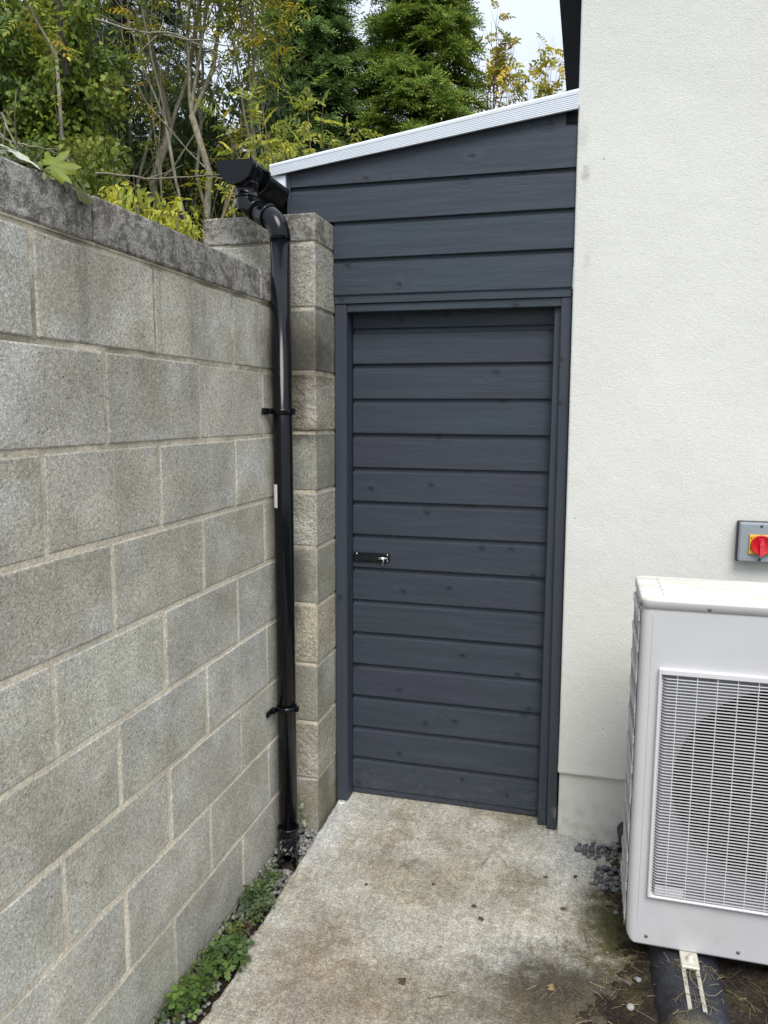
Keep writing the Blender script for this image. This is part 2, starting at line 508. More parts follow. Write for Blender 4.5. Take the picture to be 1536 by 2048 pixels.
def mat_ground():
    k = Mat('rough_grass')
    f = k.ramp(k.noise(30, 6, 0.7), 0.3, 0.7, 0.6, 1.3)
    col = k.mix(k.ramp(k.noise(0.7, 5), 0.42, 0.6), (0.055, 0.075, 0.022), (0.07, 0.055, 0.035))
    return k.done(k.scale(col, f), 0.95, k.bump(k.noise(40, 5, 0.7), 0.9, 0.03), spec=0.2)

def mat_plastic():
    k = Mat('black_plastic')
    z = k.xyz()[2]
    dust = k.math('MULTIPLY', k.ramp(k.noise(1, 5, 0.65, k.map((60, 60, 6))), 0.5, 0.75), k.ramp(z, -0.1, 1.0, 0.8, 0.18))
    spl = k.math('MULTIPLY', k.ramp(k.noise(1, 5, 0.75, k.map((60, 30, 60))), 0.55, 0.60), k.ramp(z, -0.168, -0.150, 0.75, 0.0))
    spl = k.math('MAXIMUM', spl, k.math('MULTIPLY', k.ramp(k.noise(1, 5, 0.75, k.map((90, 90, 30))), 0.60, 0.68), k.ramp(z, -0.1, 0.25, 0.30, 0.0)))
    col = k.mix(k.math('MULTIPLY', dust, 0.06), (0.0045, 0.005, 0.007), (0.20, 0.19, 0.17))
    col = k.mix(spl, col, (0.32, 0.31, 0.28))
    ro = k.math('ADD', 0.09, k.math('MULTIPLY', dust, 0.4))
    return k.done(col, k.math('ADD', ro, k.math('MULTIPLY', k.noise(35, 4), 0.10)), k.bump(k.noise(14, 3), 0.05, 0.004), spec=0.28)

def mat_leaf(name, rough=0.5, trans=0.35, spec=0.35):
    k = Mat(name)
    a = k.attr()
    col = k.scale(a.outputs['Color'], k.ramp(k.noise(60, 2), 0.3, 0.7, 0.85, 1.15))
    k.done(col, rough, None, spec=spec)
    t = k.n('ShaderNodeBsdfTranslucent')
    k.set(t.inputs[0], k.scale(col, 1.15))
    ms = k.n('ShaderNodeMixShader')
    ms.inputs[0].default_value = trans
    k.nt.links.new(k.b.outputs[0], ms.inputs[1])
    k.nt.links.new(t.outputs[0], ms.inputs[2])
    k.nt.links.new(ms.outputs[0], k.out.inputs[0])
    return k.m

def mat_bark(name, a, b, lich=0.4):
    k = Mat(name)
    f = k.ramp(k.noise(1, 5, 0.7, k.map((40, 40, 8))), 0.3, 0.7, 0.6, 1.3)
    col = k.mix(k.ramp(k.noise(18, 5, 0.7), 0.45, 0.6, 0, lich), a, b)
    return k.done(k.scale(col, f), 0.9, k.bump(k.noise(1, 4, 0.7, k.map((60, 60, 14))), 0.8, 0.01), spec=0.2)

def mat_casing():
    k = Mat('white_enamel')
    f = k.ramp(k.noise(3, 4), 0.3, 0.7, 0.96, 1.03)
    col = k.scale((0.56, 0.56, 0.57), f)
    z = k.xyz()[2]
    vd = k.voro(105)
    sp = k.math('MULTIPLY', k.ramp(vd, 0.12, 0.2, 1, 0), k.math('GREATER_THAN', k.xyz(k.voro(105, out='Color'))[0], 0.90))
    col = k.mix(k.math('MULTIPLY', sp, k.ramp(z, -0.05, 0.25, 0.6, 0.12)), col, (0.13, 0.11, 0.09))
    grime = k.math('MULTIPLY', k.ramp(k.noise(9, 5, 0.65), 0.45, 0.75), k.ramp(z, -0.1, 0.15, 0.45, 0.05))
    col = k.mix(grime, col, (0.40, 0.38, 0.33))
    return k.done(col, 0.38, None, spec=0.4)

def mat_lid():
    k = Mat('algae_stained_enamel')
    st = k.noise(1, 6, 0.68, k.map((7, 26, 4)))
    col = k.mix(k.ramp(st, 0.38, 0.62, 0, 0.8), (0.70, 0.70, 0.685), (0.55, 0.525, 0.42))
    col = k.mix(k.ramp(k.noise(1, 6, 0.7, k.map((5, 30, 4), (7, 2, 0))), 0.56, 0.72, 0, 0.45), col, (0.45, 0.40, 0.28))
    return k.done(col, 0.6, k.bump(k.noise(120, 3), 0.12, 0.001), spec=0.35)

M_BLOCK = mat_block('concrete_block')
M_COPE = mat_block('lichen_coping', True)
M_MORTAR = mat_mortar()
M_WX = mat_wood('painted_timber_boards', 'x')
M_WZ = mat_wood('painted_timber_posts', 'z')
M_REND = mat_render()
M_SLAB = mat_slab()
M_SOIL = mat_soil()
M_GRND = mat_ground()
M_BLK = mat_plastic()
M_CASE = mat_casing()
M_LID = mat_lid()
M_TRIM = plain('white_ribbed_plastic', (0.74, 0.78, 0.84), 0.35, vary=0.06)
M_STEEL = plain('zinc_steel', (0.62, 0.61, 0.58), 0.3, 1.0)
M_DARK = plain('dark_void', (0.006, 0.006, 0.007), 0.9, 0, 0.1)
M_BOLT = plain('black_lacquered_steel', (0.008, 0.009, 0.012), 0.28, 0.0, 0.5)
M_EAVE = plain('matt_black_upvc', (0.005, 0.005, 0.006), 0.75, 0.0, 0.12)
M_GREY = plain('grey_enclosure_plastic', (0.27, 0.30, 0.33), 0.42, vary=0.06)
M_DGREY = plain('dark_grey_plastic', (0.045, 0.045, 0.048), 0.5)
M_RED = plain('red_plastic', (0.55, 0.008, 0.018), 0.35, vary=0.05)
M_PINK = plain('pale_red_plastic', (0.68, 0.045, 0.065), 0.4, vary=0.05)
M_YEL = plain('yellow_plastic', (0.75, 0.42, 0.03), 0.4, vary=0.06)
M_WHT = plain('white_label', (0.72, 0.72, 0.72), 0.5, vary=0.05)
M_INK = plain('black_ink', (0.02, 0.02, 0.02), 0.6)
M_GRIL = plain('white_grille_plastic', (0.66, 0.66, 0.67), 0.45, vary=0.05)
M_BELL = plain('grey_fan_surround', (0.25, 0.25, 0.26), 0.55)
M_COIL = plain('dark_coil_fins', (0.05, 0.05, 0.052), 0.6, bump=0.5)
def mat_rubber():
    k = Mat('black_rubber')
    y = k.xyz()[1]
    f = k.math('MULTIPLY', k.ramp(k.noise(11, 5, 0.65), 0.3, 0.7, 0.6, 1.5), k.ramp(k.noise(220, 3, 0.7), 0.3, 0.7, 0.4, 1.7))
    col = k.scale((0.026, 0.028, 0.036), f)
    moss = k.math('MULTIPLY', k.ramp(k.math('ADD', y, k.math('MULTIPLY', k.noise(24, 5, 0.7), 0.12)), -0.27, -0.20, 1, 0), k.ramp(k.noise(13, 4, 0.6), 0.35, 0.55))
    col = k.mix(k.math('MULTIPLY', moss, 0.85), col, k.scale((0.075, 0.062, 0.024), f))
    return k.done(col, 0.45, k.bump(k.noise(150, 4, 0.7), 0.6, 0.003), spec=0.45)
M_RUB = mat_rubber()
M_ALU = plain('dirty_aluminium', (0.58, 0.55, 0.47), 0.55, 0.25, vary=0.35)
M_LEAF = mat_leaf('broad_leaf')
M_IVY = mat_leaf('ivy_leaf', 0.48, 0.25, 0.28)
M_NEED = mat_leaf('conifer_spray', 0.6, 0.25, 0.25)
M_BARK = mat_bark('ash_bark', (0.21, 0.19, 0.135), (0.32, 0.31, 0.23), 0.55)
M_BARKD = mat_bark('dark_bark', (0.05, 0.042, 0.034), (0.09, 0.085, 0.06))
M_TWIG = mat_bark('brown_twig', (0.14, 0.11, 0.075), (0.2, 0.18, 0.12))
M_SCREW = plain('dull_screw_metal', (0.16, 0.155, 0.15), 0.5, 0.6)
def mat_stone():
    k = Mat('slate_pebble')
    a = k.attr()
    f = k.math('MULTIPLY', k.ramp(k.noise(60, 4, 0.6), 0.3, 0.7, 0.7, 1.3), k.ramp(k.noise(400, 2), 0.3, 0.7, 0.8, 1.2))
    return k.done(k.scale(a.outputs['Color'], f), 0.75, k.bump(k.noise(120, 3), 0.4, 0.002), spec=0.35)
M_STONE = mat_stone()
M_STRAW = mat_leaf('dry_straw', 0.7, 0.1, 0.3)

ZS = -0.19        # top of the concrete path

# ------------------------------------------------------------------ the setting: ground, path, soil, gravel
b = MB()
n = 40
xs = [-90, -30, -12, -5, -2, -0.5, 0.12, 1.4, 3, 8, 30, 90]
ys = [-60, -20, -8, -3, 0, 3, 6, 10, 14, 20, 40, 90]
b2 = bmesh.new()
vs = [[b2.verts.new((x, y, -0.25)) for x in xs] for y in ys]
for i in range(len(ys) - 1):
    for j in range(len(xs) - 1): b2.faces.new((vs[i][j], vs[i][j + 1], vs[i + 1][j + 1], vs[i + 1][j]))
b.merge(b2)
finish(b.build('ground', M_GRND), kind='structure')

# the concrete path: a slab with a chamfered, slightly ragged free edge on the left
b = MB()
ysl = np.concatenate([np.linspace(-4, -0.7, 12), np.linspace(-0.66, 0.86, 60)])
rng = random.Random(3)
prof = []
for y in ysl:
    e = 0.128 - 0.012 * (y - 0.4) * 0.9 + rng.uniform(-0.003, 0.003)
    if -0.56 < y < -0.30: e += 0.012 * math.sin((y + 0.56) / 0.26 * math.pi) + rng.uniform(-0.003, 0.006)
    dz = rng.uniform(-0.0012, 0.0012)
    dz += 0.004 if y > 0.645 else 0
    prof.append([(e - 0.004, y, -0.262), (e, y, ZS - 0.012), (e + 0.004, y, ZS - 0.003 + dz), (e + 0.013, y, ZS + dz * 0.4), (0.6, y, ZS + (0.004 if y > 0.645 else 0)), (1.55, y, ZS - 0.004), (1.56, y, -0.262)])
b.loft(prof, (True, True), smooth=True, closed=False)
finish(b.build('path', M_SLAB), kind='structure')

# bare soil on the right, rising out from under the slab's worn edge
b = MB()
gx = np.concatenate([np.linspace(0.9, 1.7, 150), np.linspace(1.72, 3.6, 40)])
gy = np.concatenate([np.linspace(-3.2, -0.6, 50), np.linspace(-0.59, 0.64, 220)])
from mathutils import noise as mnoise
def soil_h(x, y):
    edge = 1.235 + 0.05 * mnoise.noise((x * 3, y * 3.3, 1.7)) - (0.10 if y < -0.12 else 0) * min(1, max(0, (-0.12 - y) / 0.12))
    t = (x - edge)
    h = 0.10 * t if t < 0 else 0.03 * min(1, t / 0.25)
    return ZS - 0.004 + h + 0.008 * mnoise.noise((x * 16, y * 16, 4)) + 0.006 * mnoise.noise((x * 40, y * 40, 9)) + 0.005 * mnoise.noise((x * 95, y * 95, 3))
gv = [[b.bm.verts.new((x, y, soil_h(x, y))) for x in gx] for y in gy]
fs = []
for i in range(len(gy) - 1):
    for j in range(len(gx) - 1): fs.append(b.bm.faces.new((gv[i][j], gv[i][j + 1], gv[i + 1][j + 1], gv[i + 1][j])))
b._faces(fs, 0, (1, 1, 1, 0), True)
finish(b.build('soil', M_SOIL), kind='structure')
# dirt bed of the strip between wall and path
b = MB()
b2 = bmesh.new()
ny = 150
vv = []
for i in range(ny):
    y = -3.6 + i * (4.2 / (ny - 1))
    row = []
    for j in range(9):
        x = -0.02 + j * 0.0225
        row.append(b2.verts.new((x, y, -0.232 + 0.006 * mnoise.noise((x * 30, y * 30, 2)))))
    vv.append(row)
for i in range(ny - 1):
    for j in range(8): b2.faces.new((vv[i][j], vv[i][j + 1], vv[i + 1][j + 1], vv[i + 1][j]))
b.merge(b2, smooth=True)
finish(b.build('soil_strip', M_SOIL), kind='structure')

def stone_bm(r, sq=(1, 0.8, 0.6), seed=0, sub=2):
    q = bmesh.new()
    bmesh.ops.create_icosphere(q, subdivisions=sub, radius=1)
    rr = random.Random(seed)
    o = Vector((rr.random() * 50, rr.random() * 50, rr.random() * 50))
    cuts = [(Vector((rr.gauss(0, 1), rr.gauss(0, 1), rr.gauss(0, 1))).normalized(), rr.uniform(0.55, 0.8)) for _ in range(7)]
    for v in q.verts:
        d = v.co.normalized()
        s_ = 1 + 0.18 * mnoise.noise(d * 1.5 + o)
        for c, t in cuts:
            e = d.dot(c)
            if e * s_ > t: s_ = s_ - (e * s_ - t) * 0.7
        v.co = Vector((d.x * sq[0], d.y * sq[1], d.z * sq[2])) * s_ * r
    return q

b = MB()
rng = random.Random(5)
for i in range(700):
    y = rng.uniform(-0.75, 0.46)
    if y < 0.05 and rng.random() < 0.45: y = rng.uniform(0.05, 0.46)
    x = rng.uniform(0.004, 0.125)
    sx_ = 0.049 + (0.292 - y) / 0.10 * 0.034
    if 0.165 < y < 0.33 and abs(x - min(sx_, 0.085)) < 0.047: continue
    r = rng.uniform(0.007, 0.014)
    q = stone_bm(r, (1, rng.uniform(0.7, 1), rng.uniform(0.6, 0.8)), i, 1)
    g = rng.uniform(0.12, 0.30)
    b.merge(q, 0, (g, g * 0.98, g * 0.93, 0), True, Matrix.Translation((x, y, -0.226 + rng.uniform(0, 0.013))) @ Matrix.Rotation(rng.uniform(0, 6.3), 4, 'Z'))
finish(b.build('gravel', M_STONE), 'grey gravel filling the gap between path and block wall', 'gravel', kind='stuff')

# ------------------------------------------------------------------ block wall and pillar
def tint(base, dv=0.05, rough=0.0, rng=random):
    k_ = 1 + rng.uniform(-dv, dv)
    return (base[0] * k_, base[1] * k_ * (1 + rng.uniform(-0.012, 0.012)), base[2] * k_ * (1 + rng.uniform(-0.03, 0.03)), rough)
rng = random.Random(21)
b = MB()
for row in range(-2, 8):
    z0, z1 = row * 0.225 + 0.005, (row + 1) * 0.225 - 0.005
    par = 0 if row % 2 == 1 else 1
    edges = sorted({-4.0, 0.436} | {j * 0.225 for j in range(-17, 2) if j % 2 == par})
    for a_, c_ in zip(edges, edges[1:]):
        if c_ - a_ < 0.03: continue
        g = (0.455, 0.442, 0.39) if row < 4 else (0.425, 0.408, 0.35)
        dx = rng.uniform(-0.0015, 0.002)
        j0, j1 = rng.uniform(-0.0015, 0.0015), rng.uniform(-0.0015, 0.0015)
        b.box(-0.215, dx, a_ + 0.006 + j0, c_ - (0.006 if c_ < 0.43 else 0.0) + j1, z0 + 0.0015 + rng.uniform(-0.001, 0.001), z1 - 0.0015 + rng.uniform(-0.001, 0.001), 0.004, 0, tint(g, 0.09, 0.0, rng), 2, 0.001)
# mortar: one rough sheet a little behind the block faces
b.box(-0.210, -0.0025, -3.99, 0.434, -0.44, 1.803, 0, 1)
wall = thing('block_wall', (-0.11, -1.0, -0.25), 'long grey concrete block wall with a dark weathered coping, running towards the shed', 'wall')
b.build('blockwork', [M_BLOCK, M_MORTAR], wall)
b = MB()
for y0, y1 in ((-4.0, -3.4), (-3.4, -2.95), (-2.95, -2.5), (-2.5, -2.05), (-2.05, -1.6), (-1.6, -1.15), (-1.15, -0.70), (-0.70, -0.245), (-0.245, 0.205), (0.205, 0.436)):
    b.box(-0.223, 0.006 + rng.uniform(-0.002, 0.002), y0 + 0.002, y1 - 0.002, 1.808, 1.912 + rng.uniform(-0.002, 0.002), 0.006, 0, tint((0.34, 0.32, 0.295), 0.12, 0.6, rng), 2, 0.0015)
b.box(-0.215, 0.001, -3.99, 0.43, 1.803, 1.809, 0, 1)
b.build('coping', [M_COPE, M_MORTAR], wall)

pil = thing('block_pillar', (-0.10, 0.66, -0.25), 'squat concrete block pillar of alternating smooth and rough blocks at the wall end', 'pillar')
b = MB()
lv = [-0.26, 0.0, 0.233, 0.467, 0.703, 0.926, 1.135, 1.358, 1.577, 1.807, 2.04]
cols = [(0.24, 0.225, 0.165), (0.44, 0.41, 0.325), (0.33, 0.32, 0.26), (0.45, 0.41, 0.31), (0.31, 0.30, 0.245), (0.43, 0.41, 0.35), (0.30, 0.295, 0.25), (0.44, 0.395, 0.31), (0.24, 0.235, 0.205), (0.43, 0.41, 0.35)]
for i, (z0, z1) in enumerate(zip(lv, lv[1:])):
    dx = rng.uniform(-0.002, 0.002)
    b.box(-0.318, 0.1145 + dx, 0.44 + rng.uniform(-0.002, 0.002), 0.882, z0 + 0.005, z1 - 0.005, 0.006, 0, (*cols[i], 1.0 if i % 2 == 1 else 0.15), 2, 0.001)
b.box(-0.313, 0.1105, 0.4435, 0.878, -0.25, 2.036, 0, 1)
b.build('blockwork', [M_BLOCK, M_MORTAR], pil)
b = MB()
b.box(-0.321, 0.117, 0.437, 0.885, 2.044, 2.140, 0.006, 0, (0.34, 0.325, 0.29, 0.7), 2, 0.0015)
b.box(-0.314, 0.112, 0.443, 0.879, 2.036, 2.046, 0, 1)
b.build('coping', [M_COPE, M_MORTAR], pil)

# ------------------------------------------------------------------ lean-to: boards, posts, door, roof
shed = thing('lean_to_shed', (0.55, 0.9, ZS), 'lean-to of dark blue-grey painted boards with a closed door and white sloping roof edge', 'shed')
YF = 0.64
def rt(): return (random.random(), random.random(), random.random(), 0)
RS = (2.475 - 2.339) / (1.015 + 0.057)
def roof_z(x): return 2.339 + (x + 0.057) * RS          # underside of the white trim
def board(bm_, x0, x1, z0, z1, y, top=None, cap=None, lip=0.020):
    """one lapped board facing -y: full face, then a recessed lip at its top edge; cap: sloping top line"""
    t_ = rt()
    if cap is None:
        pr = [(y + 0.0, z0), (y - 0.0005, z0 + 0.003), (y, z1 - lip), (y + 0.011, z1 - lip + 0.005), (y + 0.013, z1 + 0.004), (y + 0.02, z1 + 0.004), (y + 0.02, z0)]
        seg = 6
        rings = []
        for i in range(seg + 1):
            x = x0 + (x1 - x0) * i / seg
            wob = 0.0006 * math.sin(x * 5 + z0 * 9)
            rings.append([(x, p + wob, z) for p, z in pr])
        bm_.loft(rings, (True, True), 0, t_, False)
    else:
        pts = [(x0, z0), (x1, z0), (x1, cap(x1)), (x0, cap(x0))]
        bm_.loft([[(x, y, z) for x, z in pts], [(x, y + 0.02, z) for x, z in pts]], (True, True), 0, t_, False)
b = MB()
rows = [(1.880, 1.880, 2.015, 2.015), (2.015, 2.015, 2.152, 2.152), (2.152, 2.152, 2.288, 2.288)]
XL, XR = -0.054, 1.014
board(b, 0.119, XR, 1.880, 2.015, YF)
board(b, 0.119, XR, 2.015, 2.152, YF - 0.001)
board(b, XL, XR, 2.152, 2.288, YF - 0.002)
board(b, XL, XR, 2.288, 2.5, YF - 0.003, cap=lambda x: roof_z(x) + 0.01)
b.box(0.119, XR - 0.002, YF + 0.006, YF + 0.03, 1.848, 1.884, 0.001, 0, rt())                      # lintel strip
b.box(XL - 0.014, XL - 0.001, YF - 0.006, YF + 0.04, 2.14, roof_z(XL) + 0.005, 0.002, 0, rt())       # end strip on the left
b.build('cladding', M_WX, shed)
b = MB()
b.box(0.12, 1.01, YF + 0.031, YF + 0.15, 1.849, 2.30, 0, 0, rt())  # unseen backing box, added to block light leaking in above the door
b.build('light_baffle', M_WX, shed)
b = MB()
b.box(-0.04, 1.008, 3.45, 3.5, -0.2, 2.30, 0, 0, rt())  # unseen back panel, added to keep daylight out of the interior
b.build('rear_light_baffle', M_WX, shed)
b = MB()
b.box(XR - 0.040, XR - 0.002, YF - 0.010, YF - 0.0035, 2.432, 2.468, 0.001, 0, rt())
b.build('packer_block', M_EAVE, shed)
# posts; the right one leans a hair like the house corner
def post(x0, x1, lean):
    q = MB()
    q.loft([[(x0 + lean, YF + 0.010, ZS + 0.004), (x1 + lean, YF + 0.010, ZS + 0.004), (x1 + lean, 0.76, ZS + 0.004), (x0 + lean, 0.76, ZS + 0.004)],
            [(x0, YF + 0.010, 1.847), (x1, YF + 0.010, 1.847), (x1, 0.76, 1.847), (x0, 0.76, 1.847)]], (True, True), 0, rt(), False)
    bmesh.ops.bevel(q.bm, geom=[e for e in q.bm.edges], offset=0.0022, segments=2, affect='EDGES')
    q.build('post', M_WZ, shed)
post(0.1195, 0.167, 0.003)
post(0.977, 1.013, 0.012)
b = MB()
b.box(0.953, 0.9865, 0.672, 0.735, ZS + 0.006, 1.8155, 0.002, 0, rt())
b.build('door_stop', M_WZ, shed)
b = MB()
b.box(0.1675, 0.9768, 0.654, 0.79, 1.8165, 1.8475, 0.002, 0, rt())
b.build('door_head', M_WX, shed)
# the door leaf
b = MB()
zd = [1.761 - 0.1368 * i for i in range(15)]
zt = 1.84
DY = 0.722
for i, z in enumerate(zd):
    board(b, 0.172, 0.954, z, zt, DY - 0.0008 * (i % 2), lip=0.024)
    zt = z
b.box(0.172, 0.954, DY + 0.006, DY + 0.03, ZS + 0.007, zt + 0.003, 0.001, 0, rt())
b.box(0.170, 0.956, DY + 0.0205, DY + 0.06, ZS + 0.007, 1.83, 0, 0, rt())
door = b.build('door', M_WX, shed)
door['label'] = 'closed boarded door with a black sliding bolt'
b = MB()
BX0, BX1, BZ, BY = 0.174, 0.330, 0.845, DY - 0.0045
def rr_plate(x0, x1, z0, z1, y0, y1, r, m_=0, n_=5):
    pts = []
    for cx, cz, a0 in ((x1 - r, z1 - r, 0), (x0 + r, z1 - r, 90), (x0 + r, z0 + r, 180), (x1 - r, z0 + r, 270)):
        for k_ in range(n_ + 1):
            a_ = R(a0 + 90 * k_ / n_)
            pts.append((cx + r * math.cos(a_), cz + r * math.sin(a_)))
    b.loft([[(x, y1, z) for x, z in pts], [(x, y0, z) for x, z in pts]], (True, True), m_, (1, 1, 1, 0), False)
rr_plate(BX0, BX1, BZ - 0.019, BZ + 0.019, BY, BY + 0.004, 0.008)
rr_plate(BX0 + 0.002, BX0 + 0.106, BZ - 0.0105, BZ + 0.0105, BY - 0.010, BY + 0.001, 0.006)
rr_plate(BX1 - 0.045, BX1 - 0.012, BZ - 0.0085, BZ + 0.0085, BY - 0.008, BY + 0.001, 0.005)
bolt = b.build('bolt_plate', M_BOLT, door)
b = MB()
b.tube([(BX0 + 0.09, BY - 0.006, BZ), (BX1 - 0.008, BY - 0.006, BZ - 0.0005)], 0.0048, 12)
b.build('bolt_rod', M_STEEL, door)
b = MB()
b.tube([(BX0 + 0.100, BY - 0.0125, BZ - 0.001), (BX0 + 0.125, BY - 0.0135, BZ - 0.001), (BX1 - 0.030, BY - 0.0135, BZ - 0.001), (BX1 - 0.024, BY - 0.014, BZ - 0.005), (BX1 - 0.0245, BY - 0.015, BZ - 0.012), (BX1 - 0.027, BY - 0.017, BZ - 0.031)], 0.0034, 10)
b.build('bolt_handle', M_STEEL, door)
for sx, sz in ((BX0 + 0.014, 0.0125), (BX0 + 0.014, -0.0125), (BX1 - 0.012, 0.0125), (BX1 - 0.012, -0.0125)):
    b = MB()
    b.lathe([(0.0001, 0.0018), (0.0028, 0.0013), (0.0038, 0)], (BX0 * 0 + sx, BY - 0.0002, BZ + sz), (0, -1, 0), 10)
    b.build('screw', M_STEEL, door)
# roof: pale sheet with a ribbed white edge trim
b = MB()
def rz(x, dz): return roof_z(x) + dz
tap = lambda x: 0.60 + 0.31 * (x + 0.125) / 1.14
x0, x1 = -0.120, 1.016
b.loft([[(x, 0.618, rz(x, 0.008)), (x, 0.618, rz(x, 0.058 * tap(x))), (x, 3.6, rz(x, 0.058 * tap(x))), (x, 3.6, rz(x, 0.008))] for x in (x0, x1)], (True, True), 0, (1, 1, 1, 0), False)
roof = b.build('roof', M_TRIM, shed)
b = MB()
prf = [(0.614, -0.004)]
nr = 7
for i in range(nr):
    z = -0.003 + i * 0.0073
    prf += [(0.6085, z), (0.6085, z + 0.0042), (0.6108, z + 0.0050), (0.6108, z + 0.0068)]
prf += [(0.6075, 0.048), (0.6065, 0.058), (0.609, 0.066), (0.634, 0.0665), (0.634, 0.061), (0.6175, 0.0605), (0.6175, -0.004)]
rings = []
for x in np.linspace(-0.128, 1.0135, 14): rings.append([(x, y, rz(x, dz * tap(x)) + 0.0004 * math.sin(x * 11)) for y, dz in prf])
b.loft(rings, (True, True), 0, (1, 1, 1, 0), False)
b.build('roof_trim', M_TRIM, roof)
b = MB()                       # white closing board at the eave behind the gutter
b.box(-0.122, -0.0695, 0.622, 0.640, 2.245, 2.330, 0.001, 0)
b.box(-0.056, -0.048, 0.67, 3.6, 2.15, 2.345, 0.0, 0)
b.build('eave_board', M_TRIM, roof)
# hidden body of the lean-to behind the boards
b = MB()
b.box(-0.048, -0.02, 0.885, 3.58, 1.6, 2.33, 0, 0, rt())
b.build('side_cladding', M_WX, shed)
b = MB()
b.box(-0.20, 0.0, 0.89, 3.6, -0.26, 1.80, 0.0, 0, (0.3, 0.29, 0.26, 0))
rear = b.build('rear_wall', M_BLOCK, None)
finish(rear, 'grey block wall under the left eave of the lean-to, behind the pillar', 'wall')
# sealant dabs where the posts meet the concrete
for p, r in (((0.142, 0.632, ZS), 0.007), ((0.156, 0.633, ZS), 0.006), ((1.010, 0.630, ZS), 0.008)):
    b = MB()
    q = stone_bm(r, (1.6, 1, 0.7), int(r * 9000))
    b.merge(q, 0, (1, 1, 1, 0), True, Matrix.Translation(p))
    b.build('sealant_dab', M_WHT if p[0] < 0.9 else M_ALU, shed)

# ------------------------------------------------------------------ gutter and downpipe
gut = thing('gutter', (-0.12, 0.9, 2.2), 'black half-round plastic gutter along the lean-to eave, its stop end facing us', 'gutter')
GX, GZ, GR = -0.118, 2.279, 0.060
b = MB()
def half(cx, cz, r, n_=18, deep=1.0): return [(cx + r * math.cos(math.pi + math.pi * i / n_), cz + deep * r * math.sin(math.pi + math.pi * i / n_)) for i in range(n_ + 1)]
ou = half(GX, GZ, GR)
inn = half(GX, GZ, GR - 0.003)[::-1]
pr = ou + inn
b.loft([[(x, y, z) for x, z in pr] for y in (0.40, 3.55)], (True, True), 0, (1, 1, 1, 0), True)
b.build('channel', M_BLK, gut)
b = MB()                      # running outlet with its spigot
ou = half(GX, GZ + 0.001, GR + 0.005)
inn = half(GX, GZ + 0.001, GR + 0.001)[::-1]
pr = ou + inn
b.loft([[(x, y, z) for x, z in pr] for y in (0.285, 0.435)], (True, True), 0, (1, 1, 1, 0), True)
for y in (0.425, 0.305):
    ou = half(GX, GZ + 0.002, GR + 0.0085); inn = half(GX, GZ + 0.002, GR + 0.004)[::-1]
    b.loft([[(x, yy, z) for x, z in ou + inn] for yy in (y, y + 0.014)], (True, True), 0, (1, 1, 1, 0), True)
b.box(GX + GR - 0.001, GX + GR + 0.008, 0.285, 0.440, GZ - 0.004, GZ + 0.008, 0.002)
b.box(GX - GR - 0.008, GX - GR + 0.001, 0.285, 0.440, GZ - 0.004, GZ + 0.008, 0.002)
OY = 0.345
b.lathe([(0.040, 0), (0.037, 0.03), (0.0355, 0.10)], (GX + 0.015, OY, GZ - 0.045), (0, 0, -1), 28)
b.build('outlet', M_BLK, gut)
b = MB()
pts = [(GX - 0.068, GZ + 0.010)] + half(GX, GZ, 0.067, 22, 1.0) + [(GX + 0.068, GZ + 0.010)]
b.loft([[(x, y, z) for x, z in pts] for y in (0.2875, 0.282)], (True, True), 0, (1, 1, 1, 0), False)
b.build('stop_end', M_BLK, gut)

dp = thing('downpipe', (0.045, 0.29, -0.24), 'black round plastic downpipe with an offset bend, clipped to the block wall', 'downpipe')
PX, PY, PR = 0.043, 0.292, 0.0345
PXB = 0.049
def pax(z): return PX + (PXB - PX) * (2.0 - z) / 2.2
OX = GX + 0.015
b = MB()
b.tube([(pax(2.02), PY, 2.02), (pax(1.0), PY, 1.0), (pax(-0.13), PY, -0.13)], PR, 32)
b.build('pipe', M_BLK, dp)
def bend(p0, p1, p2, r, n_=9):
    """quadratic bend"""
    p0, p1, p2 = Vector(p0), Vector(p1), Vector(p2)
    return [(1 - t) ** 2 * p0 + 2 * t * (1 - t) * p1 + t * t * p2 for t in [i / n_ for i in range(n_ + 1)]]
b = MB()                       # lower bend of the offset
A = Vector((OX, OY, 2.135)); B = Vector((PX, PY, 2.075))
d = (A - B).normalized()
k1 = Vector((PX, PY, 2.078)); k0 = Vector((OX, OY, 2.150))
dd = (k0 - k1).normalized()
b.tube(bend(Vector((PX, PY, 2.015)), k1, k1 + dd * 0.062, 0, 10), 0.0365, 32)
b.build('elbow', M_BLK, dp)
b = MB()
b.tube([k1 + dd * 0.052, k1 + dd * 0.054, k1 + dd * 0.060, k1 + dd * 0.062, k1 + dd * 0.085, k1 + dd * 0.088], [0.037, 0.0425, 0.0425, 0.0400, 0.0400, 0.0365], 32)
b.build('socket_ring', M_BLK, dp)
b = MB()
b.tube([k1 + dd * 0.06, k0 - dd * 0.050], PR, 32)
b.build('offset_pipe', M_BLK, dp)
b = MB()                       # upper bend and its socket on the gutter outlet
b.tube(bend(k0 - dd * 0.055, k0, Vector((OX, OY, 2.185)), 0, 10), 0.0365, 32)
b.build('elbow', M_BLK, dp)
b = MB()
b.tube([(OX, OY, 2.176), (OX, OY, 2.177), (OX, OY, 2.182), (OX, OY, 2.183), (OX, OY, 2.219), (OX, OY, 2.2195), (OX, OY, 2.2255), (OX, OY, 2.226)], [0.0365, 0.0415, 0.0415, 0.0395, 0.0395, 0.0420, 0.0420, 0.036], 32)
b.build('socket_ring', M_BLK, dp)
